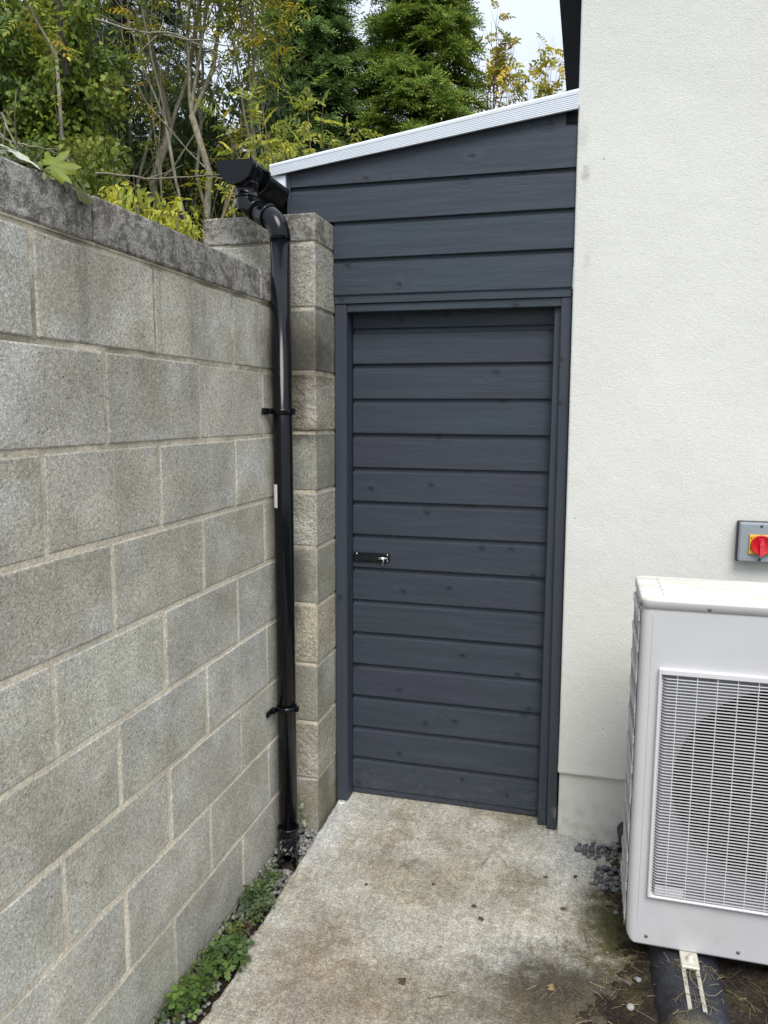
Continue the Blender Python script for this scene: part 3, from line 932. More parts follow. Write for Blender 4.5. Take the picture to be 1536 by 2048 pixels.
for zc in (1.435, 0.345):
    b = MB()
    cx = pax(zc)
    hgt = 0.011
    b.lathe([(PR + 0.0003, -hgt), (PR + 0.004, -hgt + 0.001), (PR + 0.0048, 0), (PR + 0.004, hgt - 0.001), (PR + 0.0003, hgt)], (cx, PY, zc), (0, 0, 1), 32)
    # ear screwed to the wall on the near side, and the bridge to the ring
    b.box(0.003, 0.010, PY - 0.088, PY - 0.030, zc - hgt, zc + hgt, 0.002)
    b.box(0.008, 0.020, PY - 0.052, PY - 0.026, zc - hgt + 0.001, zc + hgt - 0.001, 0.002)
    b.box(cx + PR - 0.004, cx + PR + 0.012, PY - 0.006, PY + 0.006, zc - hgt, zc + hgt, 0.002)
    b.lathe([(0.0001, 0.004), (0.004, 0.003), (0.005, 0)], (0.0095, PY - 0.076, zc), (1, 0, 0), 10)
    clip = b.build('pipe_clip', M_BLK, dp)
b = MB()                       # socket and angled shoe at the foot
xb = pax(-0.12)
for z in (-0.125, -0.168):
    b.lathe([(PR, -0.005), (PR + 0.0065, -0.004), (PR + 0.0075, 0), (PR + 0.0065, 0.004), (PR, 0.005)], (xb, PY, z), (0, 0, 1), 32)
b.lathe([(PR + 0.004, -0.125), (PR + 0.004, -0.168)], (xb, PY, 0), (0, 0, 1), 32)
path = bend((xb, PY, -0.160), (xb + 0.004, PY - 0.012, -0.200), (xb + 0.034, PY - 0.100, -0.206), 0, 10)
b.tube(path, [0.037] * 11, 32, (False, False))
b.tube(path[::-1], [0.0335] * 11, 32, (False, False))
e0 = path[-1]; ed = (path[-1] - path[-2]).normalized()
b.lathe([(0.0335, 0), (0.037, 0)], e0, ed, 32, smooth=False)
b.build('shoe', M_BLK, dp)
b = MB()                       # small white bar-code sticker
def on_pipe(ang, z, rr=PR + 0.0008): return (pax(z) + rr * math.cos(ang), PY + rr * math.sin(ang), z)
a0, a1, zl, zh = R(-163), R(-108), 1.095, 1.178
N_ = 6
for i in range(N_):
    aa, ab = a0 + (a1 - a0) * i / N_, a0 + (a1 - a0) * (i + 1) / N_
    b.poly([on_pipe(aa, zl), on_pipe(ab, zl), on_pipe(ab, zh), on_pipe(aa, zh)], 0, smooth=True)
z = zl + 0.005
while z < zl + 0.036:
    hgt = random.choice((0.0008, 0.0013, 0.002))
    b.poly([on_pipe(a0 + 0.08, z, PR + 0.0011), on_pipe(a1 - 0.08, z, PR + 0.0011), on_pipe(a1 - 0.08, z + hgt, PR + 0.0011), on_pipe(a0 + 0.08, z + hgt, PR + 0.0011)], 1)
    z += hgt + random.choice((0.001, 0.0016))
b.poly([on_pipe(a0 + 0.15, zl + 0.043, PR + 0.0011), on_pipe(a0 + 0.2, zl + 0.043, PR + 0.0011), on_pipe(a0 + 0.2, zh - 0.006, PR + 0.0011), on_pipe(a0 + 0.15, zh - 0.006, PR + 0.0011)], 1)
b.build('sticker', [M_WHT, M_INK], dp)

# ------------------------------------------------------------------ house
house = thing('house', (4.5, 4.0, -0.25), 'cream rendered house gable wall with a slightly recessed plinth and black eaves', 'house')
HX0, HX1, HY, HYB = 1.0165, 8.0, 0.622, 9.0
def hx(z): return 1.0275 - 0.0055 * (z + 0.19)          # the corner leans a hair
EZ, RZ = 2.97, 5.4
b = MB()
zs = [0.064, 0.066, 0.072, 0.1, 0.25, 1.2, 1.8, 2.4, EZ]
off = [0.006, -0.002, -0.0035, -0.002, 0, 0, 0, 0, 0]     # bell edge at the foot of the render
left = []
rings = []
for z, o in zip(zs, off):
    r_ = 0.006
    x = hx(z) + o * 0.5
    y = HY + o
    rings.append([(HX1, HYB, z), (x, HYB, z), (x, y + r_, z), (x + 0.002, y + 0.002, z), (x + r_, y, z), (HX1, y, z)])
b.loft(rings, (True, False), 0, (1, 1, 1, 0), False)
x_ = hx(EZ)
xm = (x_ + HX1) / 2
b.poly([(x_ + 0.006, HY, EZ), (HX1, HY, EZ), (xm, HY, RZ)])
b.poly([(x_, HYB, EZ), (HX1, HYB, EZ), (xm, HYB, RZ)])
b.build('wall', M_REND, house)
b = MB()
b.box(1.031, HX1 - 0.012, HY + 0.0135, HYB - 0.01, -0.26, 0.0665, 0.004)
b.build('plinth', M_REND, house)
b = MB()
M_TILE = plain('dark_roof_tile', (0.010, 0.010, 0.011), 0.8, spec=0.15, bump=0.4)
sl = (RZ - EZ) / (xm - x_)
for sgn, xe in ((-1, x_ - 0.07), (1, HX1 + 0.07)):
    ze = EZ + 0.10
    b.loft([[(xe, y, ze), (xm, y, RZ + 0.11), (xm, y, RZ + 0.19), (xe, y, ze + 0.08)] for y in (HY - 0.10, HYB + 0.1)], (True, True), 0, (1, 1, 1, 0), False)
roofh = b.build('roof', M_TILE, house)
b = MB()
b.box(x_ - 0.085, x_ - 0.002, HY + 0.01, HYB, EZ - 0.035, EZ + 0.06, 0.002)
b.build('soffit', M_EAVE, house)
b = MB()
gx_, gz_, gr_ = x_ - 0.045 - 0.005, EZ + 0.015, 0.048
ou = half(x_ - 0.030, EZ + 0.045, 0.050, 12, 1.15)
b.loft([[(x, y, z) for x, z in ou] for y in (HY - 0.05, HYB)], (True, True), 0, (1, 1, 1, 0), True)
for y in (0.9, 1.32, 1.62, 2.5, 3.4):
    ou2 = half(x_ - 0.030, EZ + 0.046, 0.055, 12, 1.15)
    b.loft([[(x, yy, z) for x, z in ou2] for yy in (y, y + 0.10)], (True, True), 0, (1, 1, 1, 0), True)
b.build('eaves_gutter', M_EAVE, house)

# ------------------------------------------------------------------ isolator switch on the house wall
sw = thing('isolator_switch', (1.66, HY, 0.995), 'grey isolator box with red knob on a yellow plate, on the cream wall', 'switch')
SX0, SX1, SZ0, SZ1 = 1.604, 1.742, 0.929, 1.066
SY = HY - 0.045
b = MB()
b.box(SX0 - 0.0035, SX1 + 0.0035, SY + 0.022, HY + 0.002, SZ0 - 0.002, SZ1 + 0.002, 0.004, 0, seg=2)
b.build('back_box', M_DGREY, sw)
b = MB()
b.box(SX0, SX1, SY, SY + 0.0225, SZ0, SZ1, 0.007, 0, seg=3)
b.build('enclosure', M_GREY, sw)
kx, kz = 1.673, 0.9915
b = MB()
b.box(kx - 0.038, kx + 0.038, SY - 0.0065, SY - 0.0002, kz - 0.033, kz + 0.035, 0.0025, 0, seg=2)
for q_, qz in ((-0.032, 0.022), (-0.033, -0.012)):
    b.box(kx + q_ - 0.002, kx + q_ + 0.002, SY - 0.0069, SY - 0.0066, kz + qz - 0.002, kz + qz + 0.002, 0, 1)
b.build('yellow_plate', [M_YEL, M_INK], sw)
b = MB()
b.lathe([(0.0001, 0.008), (0.0285, 0.008), (0.0305, 0.0105), (0.0325, 0.0105), (0.0335, 0.006), (0.034, 0)], (kx, SY - 0.0065, kz), (0, -1, 0), 36)
knob = b.build('knob', M_RED, sw)
b = MB()
pts = [(-0.0055, -0.036), (0.0055, -0.036), (0.0065, -0.004), (0.0078, 0.006), (0.004, 0.017), (0, 0.021), (-0.004, 0.017), (-0.0078, 0.006), (-0.0065, -0.004)]
b.loft([[(kx + x, y, kz + z) for x, z in pts] for y in (SY - 0.0145, SY - 0.026)], (True, True), 0, (1, 1, 1, 0), False)
lev = b.build('lever', M_PINK, knob)
b = MB()
b.lathe([(0.0001, 0.0005), (0.003, 0.0005), (0.003, 0)], (kx, SY - 0.026, kz - 0.001), (0, -1, 0), 12)
b.build('lever_hole', M_RED, knob)
b = MB()
b.box(kx - 0.009, kx + 0.007, SY - 0.0150, SY - 0.0144, kz + 0.0205, kz + 0.0235, 0)
b.box(kx - 0.009, kx - 0.006, SY - 0.0150, SY - 0.0144, kz + 0.018, kz + 0.0205, 0)
b.build('knob_marking', M_PINK, knob)
for zz in (SZ1 - 0.011, SZ0 + 0.011):
    b = MB()
    b.lathe([(0.0001, 0.0010), (0.004, 0.0010), (0.005, 0)], (kx - 0.001, SY - 0.0003, zz), (0, -1, 0), 12)
    b.box(kx - 0.0035, kx + 0.0015, SY - 0.0018, SY - 0.0012, zz - 0.0006, zz + 0.0006, 0, 1)
    b.build('screw', [M_DGREY, M_INK], sw)

# ------------------------------------------------------------------ heat pump
UX0, UX1, UY0, UY1, UZ0, UZ1 = 1.2525, 2.19, -0.072, 0.24, -0.098, 0.903
hp = thing('heat_pump', (1.72, 0.1, UZ0), 'white outdoor heat pump unit with a stained lid and slatted fan grille', 'heat pump')
GX0, GX1, GZ0, GZ1 = 1.304, 2.02, 0.058, 0.737
def plan(x0, x1, y0, y1, r, n_=6):
    pts = []
    for cx, cy, a0 in ((x0 + r, y0 + r, 180), (x1 - r, y0 + r, 270), (x1 - r, y1 - r, 0), (x0 + r, y1 - r, 90)):
        for i in range(n_ + 1):
            a_ = R(a0 + 90 * i / n_)
            pts.append((cx + r * math.cos(a_), cy + r * math.sin(a_)))
    return pts
b = MB()
PL = plan(UX0, UX1, UY0, UY1, 0.022)
def ring(z, rb=0.03):
    out = []
    dz = z - UZ0
    inset = rb - math.sqrt(max(0, rb * rb - (rb - dz) ** 2)) if dz < rb else 0
    for x, y in PL:
        lean = 0.0
        out.append((min(max(x, UX0 + inset), UX1 - inset), y, z))
    return out
GB, GT = GZ0 + 0.012, GZ1 - 0.012
b.loft([ring(z) for z in (UZ0, UZ0 + 0.0015, UZ0 + 0.004, UZ0 + 0.009, UZ0 + 0.018, UZ0 + 0.03, GB)], (True, False))
b.loft([ring(z) for z in (GT, UZ1 + 0.001)], (False, False))
# the band beside the grille: same outline with the front opened
OPX0, OPX1 = GX0 + 0.012, GX1 - 0.012
idx = list(range(len(PL)))
open_ring = [p for p in PL]
k0 = 6                          # last point of the front left corner, PL[7] is the first of the front right corner
seq = [(OPX1, UY0)] + PL[7:] + PL[:7] + [(OPX0, UY0)]
b.loft([[(x, y, z) for x, y in seq] for z in (GB, GT)], (False, False), closed=False)
# inner return of the opening
for pts in ([(OPX0, UY0, GB), (OPX0, UY0, GT), (OPX0, UY0 + 0.05, GT), (OPX0, UY0 + 0.05, GB)], [(OPX1, UY0, GB), (OPX1, UY0, GT), (OPX1, UY0 + 0.05, GT), (OPX1, UY0 + 0.05, GB)],
            [(OPX0, UY0, GB), (OPX1, UY0, GB), (OPX1, UY0 + 0.05, GB), (OPX0, UY0 + 0.05, GB)], [(OPX0, UY0, GT), (OPX1, UY0, GT), (OPX1, UY0 + 0.05, GT), (OPX0, UY0 + 0.05, GT)]): b.poly(pts)
b.box(1.2815, 1.2845, UY0 - 0.0016, UY0 + 0.002, -0.03, UZ1 - 0.016, 0.0006)       # pressed bead
case = b.build('casing', M_CASE, hp)
b = MB()
LP = lambda e, z: [(x, y, z) for x, y in plan(UX0 - e, UX1 + e, UY0 - e, UY1 + e, 0.024)]
b.loft([LP(0.001, UZ1 - 0.001), LP(0.0035, UZ1), LP(0.0035, UZ1 + 0.0205)], (True, False), 1)
b.loft([LP(0.0035, UZ1 + 0.0205), LP(0.0028, UZ1 + 0.0235), LP(0.0008, UZ1 + 0.0262), LP(-0.002, UZ1 + 0.0272), LP(-0.03, UZ1 + 0.0275)], (False, True))
nrib = 5
for i in range(nrib):
    y0 = UY0 + 0.040 + i * 0.049
    xl = UX0 + 0.055
    b.loft([[(xl, y0, UZ1 + 0.0265), (UX1 - 0.05, y0, UZ1 + 0.0265), (UX1 - 0.05, y0 + 0.039, UZ1 + 0.0265), (xl, y0 + 0.039, UZ1 + 0.0265)],
            [(xl + 0.006, y0 + 0.004, UZ1 + 0.0315), (UX1 - 0.056, y0 + 0.004, UZ1 + 0.0315), (UX1 - 0.056, y0 + 0.035, UZ1 + 0.0315), (xl + 0.006, y0 + 0.035, UZ1 + 0.0315)]], (False, True), smooth=False)
b.build('lid', [M_LID, M_CASE], hp)
# grille
b = MB()
GY = UY0 - 0.012
fr = 0.007
b.box(GX0, GX0 + fr, GY - 0.003, UY0 + 0.006, GZ0, GZ1, 0.002)
b.box(GX1 - fr, GX1, GY - 0.003, UY0 + 0.006, GZ0, GZ1, 0.002)
b.box(GX0 + fr, GX1 - fr, GY - 0.003, UY0 + 0.006, GZ1 - 0.016, GZ1, 0.002)
b.box(GX0 + fr, GX1 - fr, GY - 0.003, UY0 + 0.006, GZ0, GZ0 + fr, 0.002)
gril = b.build('grille', M_GRIL, hp)
b = MB()
pitch = 0.0090
ns = int((GZ1 - 0.020 - (GZ0 + 0.010)) / pitch)
for i in range(ns):
    z = GZ0 + 0.013 + i * pitch
    h_, d_ = 0.0015, 0.0045
    sec = lambda x, dy: [(x, GY + dy, z - h_), (x, GY + dy, z + h_), (x, GY + dy + d_, z + h_ - 0.0014), (x, GY + dy + d_, z - h_ - 0.0014)]
    b.loft([sec(GX0 + fr, 0.016), sec(GX0 + fr + 0.004, 0.014), sec(GX0 + fr + 0.011, 0.003), sec(GX0 + fr + 0.016, 0.0), sec(GX1 - fr, 0.0)], (True, True), smooth=False)
sl_ = b.build('slats', M_GRIL, hp)
sl_.parent = gril
sl_.location = -world_of(gril)
b = MB()
x = GX0 + 0.049
while x < GX1 - 0.02:
    b.box(x - 0.0009, x + 0.0009, GY + 0.0004, GY + 0.010, GZ0 + fr, GZ1 - 0.016, 0.0004)
    x += 0.0515
rb_ = b.build('ribs', M_GRIL, gril)
b = MB()
b.box(GX0 + 0.020, GX0 + 0.098, GY + 0.0062, GY + 0.0072, GZ0 + 0.008, GZ0 + 0.036, 0.0003)
b.build('rating_label', M_WHT, gril)
# fan surround, dark cavity and fan
FCX, FCZ, FR = 1.665, 0.395, 0.305
b = MB()
nn = 48
FYP = UY0 + 0.014
outer = []
for i in range(nn):
    a_ = 2 * math.pi * i / nn
    c_, s_ = math.cos(a_), math.sin(a_)
    t_ = min((((GX1 - FCX) if c_ > 0 else (FCX - GX0)) / abs(c_)) if abs(c_) > 1e-6 else 9, (((GZ1 - FCZ) if s_ > 0 else (FCZ - GZ0)) / abs(s_)) if abs(s_) > 1e-6 else 9)
    outer.append((FCX + t_ * c_, FYP, FCZ + t_ * s_))
circ = lambda r, y: [(FCX + r * math.cos(2 * math.pi * i / nn), y, FCZ + r * math.sin(2 * math.pi * i / nn)) for i in range(nn)]
b.loft([outer, circ(FR + 0.012, FYP), circ(FR + 0.003, FYP + 0.006), circ(FR, FYP + 0.02), circ(FR, FYP + 0.09)], (False, False))
b.build('fan_surround', M_BELL, hp)
b = MB()
b.loft([circ(FR + 0.001, FYP + 0.085), circ(FR + 0.001, FYP + 0.15)], (False, True))
b.build('fan_cavity', M_DARK, hp)
b = MB()
for k_ in range(3):
    prev = None
    rings = []
    for r_ in np.linspace(0.05, FR - 0.012, 8):
        aw = 0.55 + 0.25 * (r_ / FR)
        a0_ = k_ * 2 * math.pi / 3 + 0.5 * r_ / FR
        rings.append([(FCX + r_ * math.cos(a0_ + aw * q), FYP + 0.07 - 0.035 * q, FCZ + r_ * math.sin(a0_ + aw * q)) for q in np.linspace(-1, 1, 7)])
    b.loft(rings, (False, False), closed=False)
b.lathe([(0.0001, 0.03), (0.05, 0.025), (0.055, 0.0), (0.055, -0.05)], (FCX, FYP + 0.05, FCZ), (0, -1, 0), 24)
b.build('fan', M_EAVE, hp)
# coil and its guard on the left end
b = MB()
b.box(UX0 - 0.0015, UX0 + 0.01, UY0 + 0.045, UY1 - 0.03, UZ0 + 0.03, UZ1 - 0.03, 0)
b.build('coil', M_COIL, hp)
b = MB()
yy = UY0 + 0.040
while yy < UY1 - 0.02:
    pts = []
    for i in range(60):
        z = UZ0 + 0.02 + i * (UZ1 - UZ0 - 0.035) / 59
        pts.append((UX0 - 0.0035, yy + 0.008 * math.sin(z * 52), z))
    b.tube(pts, 0.0022, 6)
    yy += 0.055
z = UZ0 + 0.06
while z < UZ1 - 0.03:
    b.box(UX0 - 0.0065, UX0 - 0.0015, UY0 + 0.028, UY1 - 0.012, z - 0.013, z + 0.013, 0.002)
    z += 0.0905
b.build('coil_guard', M_CASE, hp)
def screw(p, ax, r=0.006):
    q = MB()
    q.lathe([(0.0001, 0.003), (r * 0.55, 0.003), (r * 0.6, 0.0012), (r, 0.001), (r, -0.001)], p, ax, 12)
    q.build('screw', M_SCREW, hp)
screw((1.425, UY0 - 0.0037, UZ1 + 0.007), (0, -1, 0), 0.005)
screw((1.249, UY0 + 0.010, UZ1 + 0.008), (-1, 0, 0), 0.005)
screw((1.308, UY0 - 0.0005, UZ0 + 0.027), (0, -1, 0), 0.005)
screw((1.555, UY0 - 0.0005, UZ0 + 0.024), (0, -1, 0), 0.005)
screw((1.80, UY0 - 0.0005, UZ0 + 0.024), (0, -1, 0), 0.005)
# mounting feet of the unit
for fx in (1.424, 2.02):
    b = MB()
    b.box(fx - 0.024, fx + 0.024, -0.135, UY1 + 0.04, UZ0 - 0.010, UZ0 - 0.001, 0.002)
    b.lathe([(0.0001, 0.014), (0.008, 0.014), (0.008, 0.004), (0.013, 0.003), (0.013, 0)], (fx + 0.002, -0.105, UZ0 - 0.001), (0, 0, 1), 14)
    b.build('mounting_foot', M_ALU, hp)

def rubber_foot(cx, label):
    t = thing('rubber_foot', (cx, 0.05, ZS), label, 'support foot', 'rubber feet under the heat pump')
    q = MB()
    sec = [(-0.100, 0.0), (-0.099, 0.012), (-0.085, 0.040), (-0.068, 0.062), (-0.050, 0.074), (-0.028, 0.078), (0.028, 0.078), (0.050, 0.074), (0.068, 0.062), (0.085, 0.040), (0.099, 0.012), (0.100, 0.0)]
    rings = []
    for y, sx, sz in ((-0.375, 0.93, 0.14), (-0.372, 0.95, 0.30), (-0.345, 0.97, 0.62), (-0.318, 0.99, 0.86), (-0.296, 1.0, 0.975), (-0.28, 1, 1), (0.0, 1, 1), (0.30, 1, 1), (0.36, 0.98, 0.8), (0.40, 0.95, 0.4)):
        rings.append([(cx + x * sx, y, ZS - 0.008 + (z_ + 0.006) * sz) for x, z_ in sec])
    q.loft(rings, (True, True))
    q.build('rubber_block', M_RUB, t)
    q = MB()
    zt = ZS + 0.0705
    pr_ = [(-0.0235, 0), (0.0235, 0), (0.0235, 0.012), (0.013, 0.012), (0.013, 0.010), (0.0215, 0.010), (0.0215, 0.002), (-0.0215, 0.002), (-0.0215, 0.010), (-0.013, 0.010), (-0.013, 0.012), (-0.0235, 0.012)]
    q.loft([[(cx + x, y, zt + z_ - 0.001) for x, z_ in pr_] for y in (-0.285, 0.32)], (True, True), smooth=False)
    q.build('mounting_rail', M_ALU, t)
    return t
rubber_foot(1.424, 'black rubber mounting foot with a metal rail under the near corner of the heat pump')
rubber_foot(2.02, 'black rubber mounting foot under the far right end of the heat pump')

b = MB()
pts = bend((1.60, 0.42, -0.11), (1.30, 0.46, -0.12), (1.292, 0.56, -0.135), 0, 24) + [Vector((1.292, 0.64, -0.14))]
b.tube(pts, [0.037 + 0.0035 * (i % 2) for i in range(len(pts))], 20)
finish(b.build('drain_hose', M_RUB), 'black ribbed hose entering the plinth behind the heat pump', 'hose')

# ------------------------------------------------------------------ pebbles on the concrete
PEB = [stone_bm(1.0, (1, 0.62 + 0.07 * i % 0.3, 0.5 + 0.05 * (i % 3)), 100 + i, 2) for i in range(8)]
pm = []
for i, q in enumerate(PEB):
    mb = MB()
    g = (0.12, 0.14, 0.10, 0.17, 0.13, 0.11, 0.15, 0.125)[i]
    mb.merge(q, 0, (g * 0.95, g, g * 1.06, 0), True)
    bmesh.ops.recalc_face_normals(mb.bm, faces=mb.bm.faces[:])
    me = bpy.data.meshes.new('pebble')
    mb.bm.to_mesh(me); mb.bm.free()
    me.materials.append(M_STONE)
    pm.append(me)
rng = random.Random(17)
def scatter(cx, cy, rx, ry, cnt, label, group):
    done = []
    tries = 0
    while len(done) < cnt and tries < 4000:
        tries += 1
        a_, q = rng.uniform(0, 6.283), math.sqrt(rng.random())
        x, y = cx + rx * q * math.cos(a_), cy + ry * q * math.sin(a_)
        r = rng.uniform(0.0105, 0.0165)
        if any((x - u) ** 2 + (y - v) ** 2 < (0.80 * (r + s)) ** 2 for u, v, s in done): continue
        done.append((x, y, r))
        o = bpy.data.objects.new('pebble', pm[rng.randrange(8)])
        C.objects.link(o)
        o.location = (x, y, ZS + r * 0.42)
        o.scale = (r, r, r)
        o.rotation_euler = (rng.uniform(-0.3, 0.3), rng.uniform(-0.3, 0.3), rng.uniform(0, 6.3))
        finish(o, label, 'pebble', group)
scatter(1.178, 0.540, 0.072, 0.050, 24, 'small dark slate pebble in the loose scatter at the foot of the cream plinth', 'pebbles by the plinth')
scatter(1.222, 0.375, 0.060, 0.070, 28, 'small dark slate pebble in the pile on the concrete beside the heat pump', 'pebbles beside the heat pump')
for (x, y, r, g, lab) in ((1.108, 0.535, 0.009, (0.10, 0.075, 0.055), 'small brown pebble lying alone left of the slate scatter by the plinth'),
                          (1.236, 0.19, 0.012, (0.17, 0.20, 0.21), 'blue-grey pebble lying on the mossy concrete below the pebble pile'),
                          (1.205, -0.005, 0.010, (0.14, 0.17, 0.16), 'greenish grey pebble on the muddy edge left of the heat pump corner'),
                          (1.287, -0.115, 0.011, (0.24, 0.24, 0.24), 'pale grey pebble in the dark soil just left of the rubber foot'),
                          (1.262, -0.236, 0.012, (0.42, 0.41, 0.39), 'round whitish stone on the soil at the bottom edge of the picture'),
                          (1.160, 0.335, 0.009, (0.22, 0.19, 0.15), 'tan pebble on the concrete left of the pebble pile')):
    mb = MB()
    mb.merge(stone_bm(r, (1, 0.85, 0.72), int(x * 999)), 0, (*g, 0), True, Matrix.Translation((x, y, soil_h(x, y) + r * 0.45 if x > 1.2 else ZS + r * 0.5)))
    finish(mb.build('pebble', M_STONE), lab, 'pebble')

# ------------------------------------------------------------------ foliage helpers
TPL = {
    'kite': (np.array([(0, 0, 0), (0.45, -0.5, 0.04), (1, 0, -0.05), (0.45, 0.5, 0.04)]), [(0, 1, 2, 3)]),
    'fold': (np.array([(0, 0, 0), (0.28, -0.5, 0.10), (0.72, -0.36, 0.07), (1, 0, -0.06), (0.72, 0.36, 0.07), (0.28, 0.5, 0.10)]), [(0, 1, 2, 3), (0, 3, 4, 5)]),
    'ivy': (np.array([(0, 0, 0), (0.05, -0.42, 0.04), (0.42, -0.5, 0.03), (1, 0, -0.08), (0.42, 0.5, 0.03), (0.05, 0.42, 0.04)]), [(0, 1, 2, 3), (0, 3, 4, 5)]),
}
def unit(v): return v / np.maximum(np.linalg.norm(v, axis=1, keepdims=True), 1e-9)
def leaf_mesh(name, P, D, Nn, L, W, tints, tpl, mat, parent=None):
    P = np.asarray(P, float); k = len(P)
    D = unit(np.asarray(D, float))
    S = unit(np.cross(np.asarray(Nn, float), D))
    Nn = np.cross(D, S)
    tv, tf = TPL[tpl]
    m_ = len(tv)
    L = np.broadcast_to(np.asarray(L, float), (k,)); W = np.broadcast_to(np.asarray(W, float), (k,))
    V = (P[:, None, :] + tv[None, :, 0, None] * L[:, None, None] * D[:, None, :] + tv[None, :, 1, None] * W[:, None, None] * S[:, None, :]
         + tv[None, :, 2, None] * L[:, None, None] * Nn[:, None, :]).reshape(-1, 3)
    F = (np.arange(k)[:, None, None] * m_ + np.array(tf)[None]).reshape(-1, 4)
    me = bpy.data.meshes.new(name)
    off = np.array(world_of(parent)) if parent else np.zeros(3)
    me.vertices.add(len(V)); me.vertices.foreach_set('co', (V - off).astype(np.float32).ravel())
    me.loops.add(F.size); me.loops.foreach_set('vertex_index', F.astype(np.int32).ravel())
    me.polygons.add(len(F)); me.polygons.foreach_set('loop_start', np.arange(0, F.size, 4, dtype=np.int32))
    me.update(calc_edges=True)
    at = me.attributes.new('tint', 'FLOAT_COLOR', 'POINT')
    col = np.concatenate([np.repeat(np.asarray(tints, float), m_, axis=0), np.ones((k * m_, 1))], axis=1)
    at.data.foreach_set('color', col.astype(np.float32).ravel())
    me.materials.append(mat)
    o = bpy.data.objects.new(name, me)
    C.objects.link(o)
    if parent: o.parent = parent
    return o
def pal(k, cols, wts=None, dv=0.18, rg=RG):
    c = np.array(cols)[rg.choice(len(cols), k, p=None if wts is None else np.array(wts) / np.sum(wts))]
    return np.clip(c * (1 + rg.uniform(-dv, dv, (k, 1))) * (1 + rg.uniform(-0.06, 0.06, (k, 3))), 0.003, 0.9)
def stems(name, lines, mat, parent, n=6):
    """lines: (points, radii)"""
    V, F = [], []
    for pts, rad in lines:
        pts = np.asarray(pts, float)
        if len(pts) < 2: continue
        T = unit(np.gradient(pts, axis=0))
        ref = np.array([0.3, 0.9, 0.2]) if abs(T[0, 1]) < 0.8 else np.array([1, 0, 0.1])
        U = unit(np.cross(T, ref)); Wv = np.cross(T, U)
        b0 = len(V)
        for i in range(len(pts)):
            for q in range(n):
                a_ = 2 * math.pi * q / n
                V.append(pts[i] + rad[i] * (math.cos(a_) * U[i] + math.sin(a_) * Wv[i]))
        for i in range(len(pts) - 1):
            for q in range(n):
                r_ = (q + 1) % n
                F.append((b0 + i * n + q, b0 + i * n + r_, b0 + (i + 1) * n + r_, b0 + (i + 1) * n + q))
        F.append(tuple(b0 + (len(pts) - 1) * n + q for q in range(n)))
    off = np.array(world_of(parent)) if parent else np.zeros(3)
    me = bpy.data.meshes.new(name)
    me.from_pydata([tuple(v - off) for v in V], [], F)
    me.polygons.foreach_set('use_smooth', [True] * len(me.polygons))
    me.materials.append(mat)
    o = bpy.data.objects.new(name, me)
    C.objects.link(o)
    if parent: o.parent = parent
    return o

def conifer(x, y, h, rad, label, cols, seed, base=0.8, nb=330, dens=1.0, power=0.8):
    """cypress: trunk, upswept limbs and thousands of flat drooping sprays"""
    rg = np.random.default_rng(seed)
    t = thing('conifer_tree', (x, y, -0.25), label, 'tree', 'conifers behind the shed')
    tr = [(x + 0.05 * math.sin(z), y + 0.05 * math.cos(z * 1.3), z) for z in np.linspace(-0.25, h * 0.97, 14)]
    lines = [(tr, np.linspace(0.16, 0.01, 14))]
    P, D, Nn, L, W = [], [], [], [], []
    tip = []
    for i in range(nb):
        z = base + (h - base) * (i + rg.random()) / nb
        u = (z - base) / (h - base)
        rr = rad * ((1 - u) ** power) * rg.uniform(0.72, 1.18) + 0.06
        if z > h * 0.93: rr *= 0.8
        a_ = rg.uniform(0, 2 * math.pi)
        s0 = np.array([x, y, z])
        d = np.array([math.cos(a_), math.sin(a_), rg.uniform(0.15, 0.55)])
        npt = 7
        ts = np.linspace(0, 1, npt)
        droop = rg.uniform(0.25, 0.6)
        pts = s0 + ts[:, None] * d * rr + np.stack([rg.normal(0, 0.02, npt), rg.normal(0, 0.02, npt), -droop * rr * ts ** 2.2], 1)
        lines.append((pts, np.linspace(0.018, 0.003, npt)))
        # sprays along the limb
        ns = int(dens * (8 + 26 * rr))
        for q in range(ns):
            tt = 0.25 + 0.78 * rg.random() ** 0.7
            k_ = min(int(tt * (npt - 1)), npt - 2); f_ = tt * (npt - 1) - k_
            p = pts[k_] * (1 - f_) + pts[k_ + 1] * f_
            sd_ = rg.normal(0, 1, 3); sd_[2] = sd_[2] * 0.35 - 0.12
            dirv = 0.7 * d / np.linalg.norm(d) + 0.75 * sd_
            dirv /= np.linalg.norm(dirv)
            nr_ = np.array([0, 0, 0.8]) + 0.7 * d + rg.normal(0, 0.5, 3)
            ln = rg.uniform(0.12, 0.27)
            m_ = 9
            side = np.cross(nr_, dirv); side /= np.linalg.norm(side)
            jit_ = rg.normal(0, 0.2, (m_, 3))
            for j in range(m_):
                w_ = j / (m_ - 1)
                sg = 1 if j % 2 else -1
                pp = p + dirv * ln * w_ + np.array([0, 0, -0.35 * ln * w_ * w_])
                dd_ = dirv * 0.75 + side * sg * (0.75 if j < m_ - 1 else 0) + np.array([0, 0, -0.25 * w_])
                P.append(pp); D.append(dd_); Nn.append(nr_ + jit_[j])
                L.append(ln * (0.42 - 0.16 * w_)); W.append(rg.uniform(0.014, 0.026))
            tip.append(m_)
    stems('trunk', lines, M_BARKD, t, 5)
    base_c = pal(len(tip), cols, None, 0.22, rg)
    tn = np.repeat(base_c, tip, axis=0)
    leaf_mesh('crown', P, D, Nn, L, W, tn, 'kite', M_NEED, t)
    return t

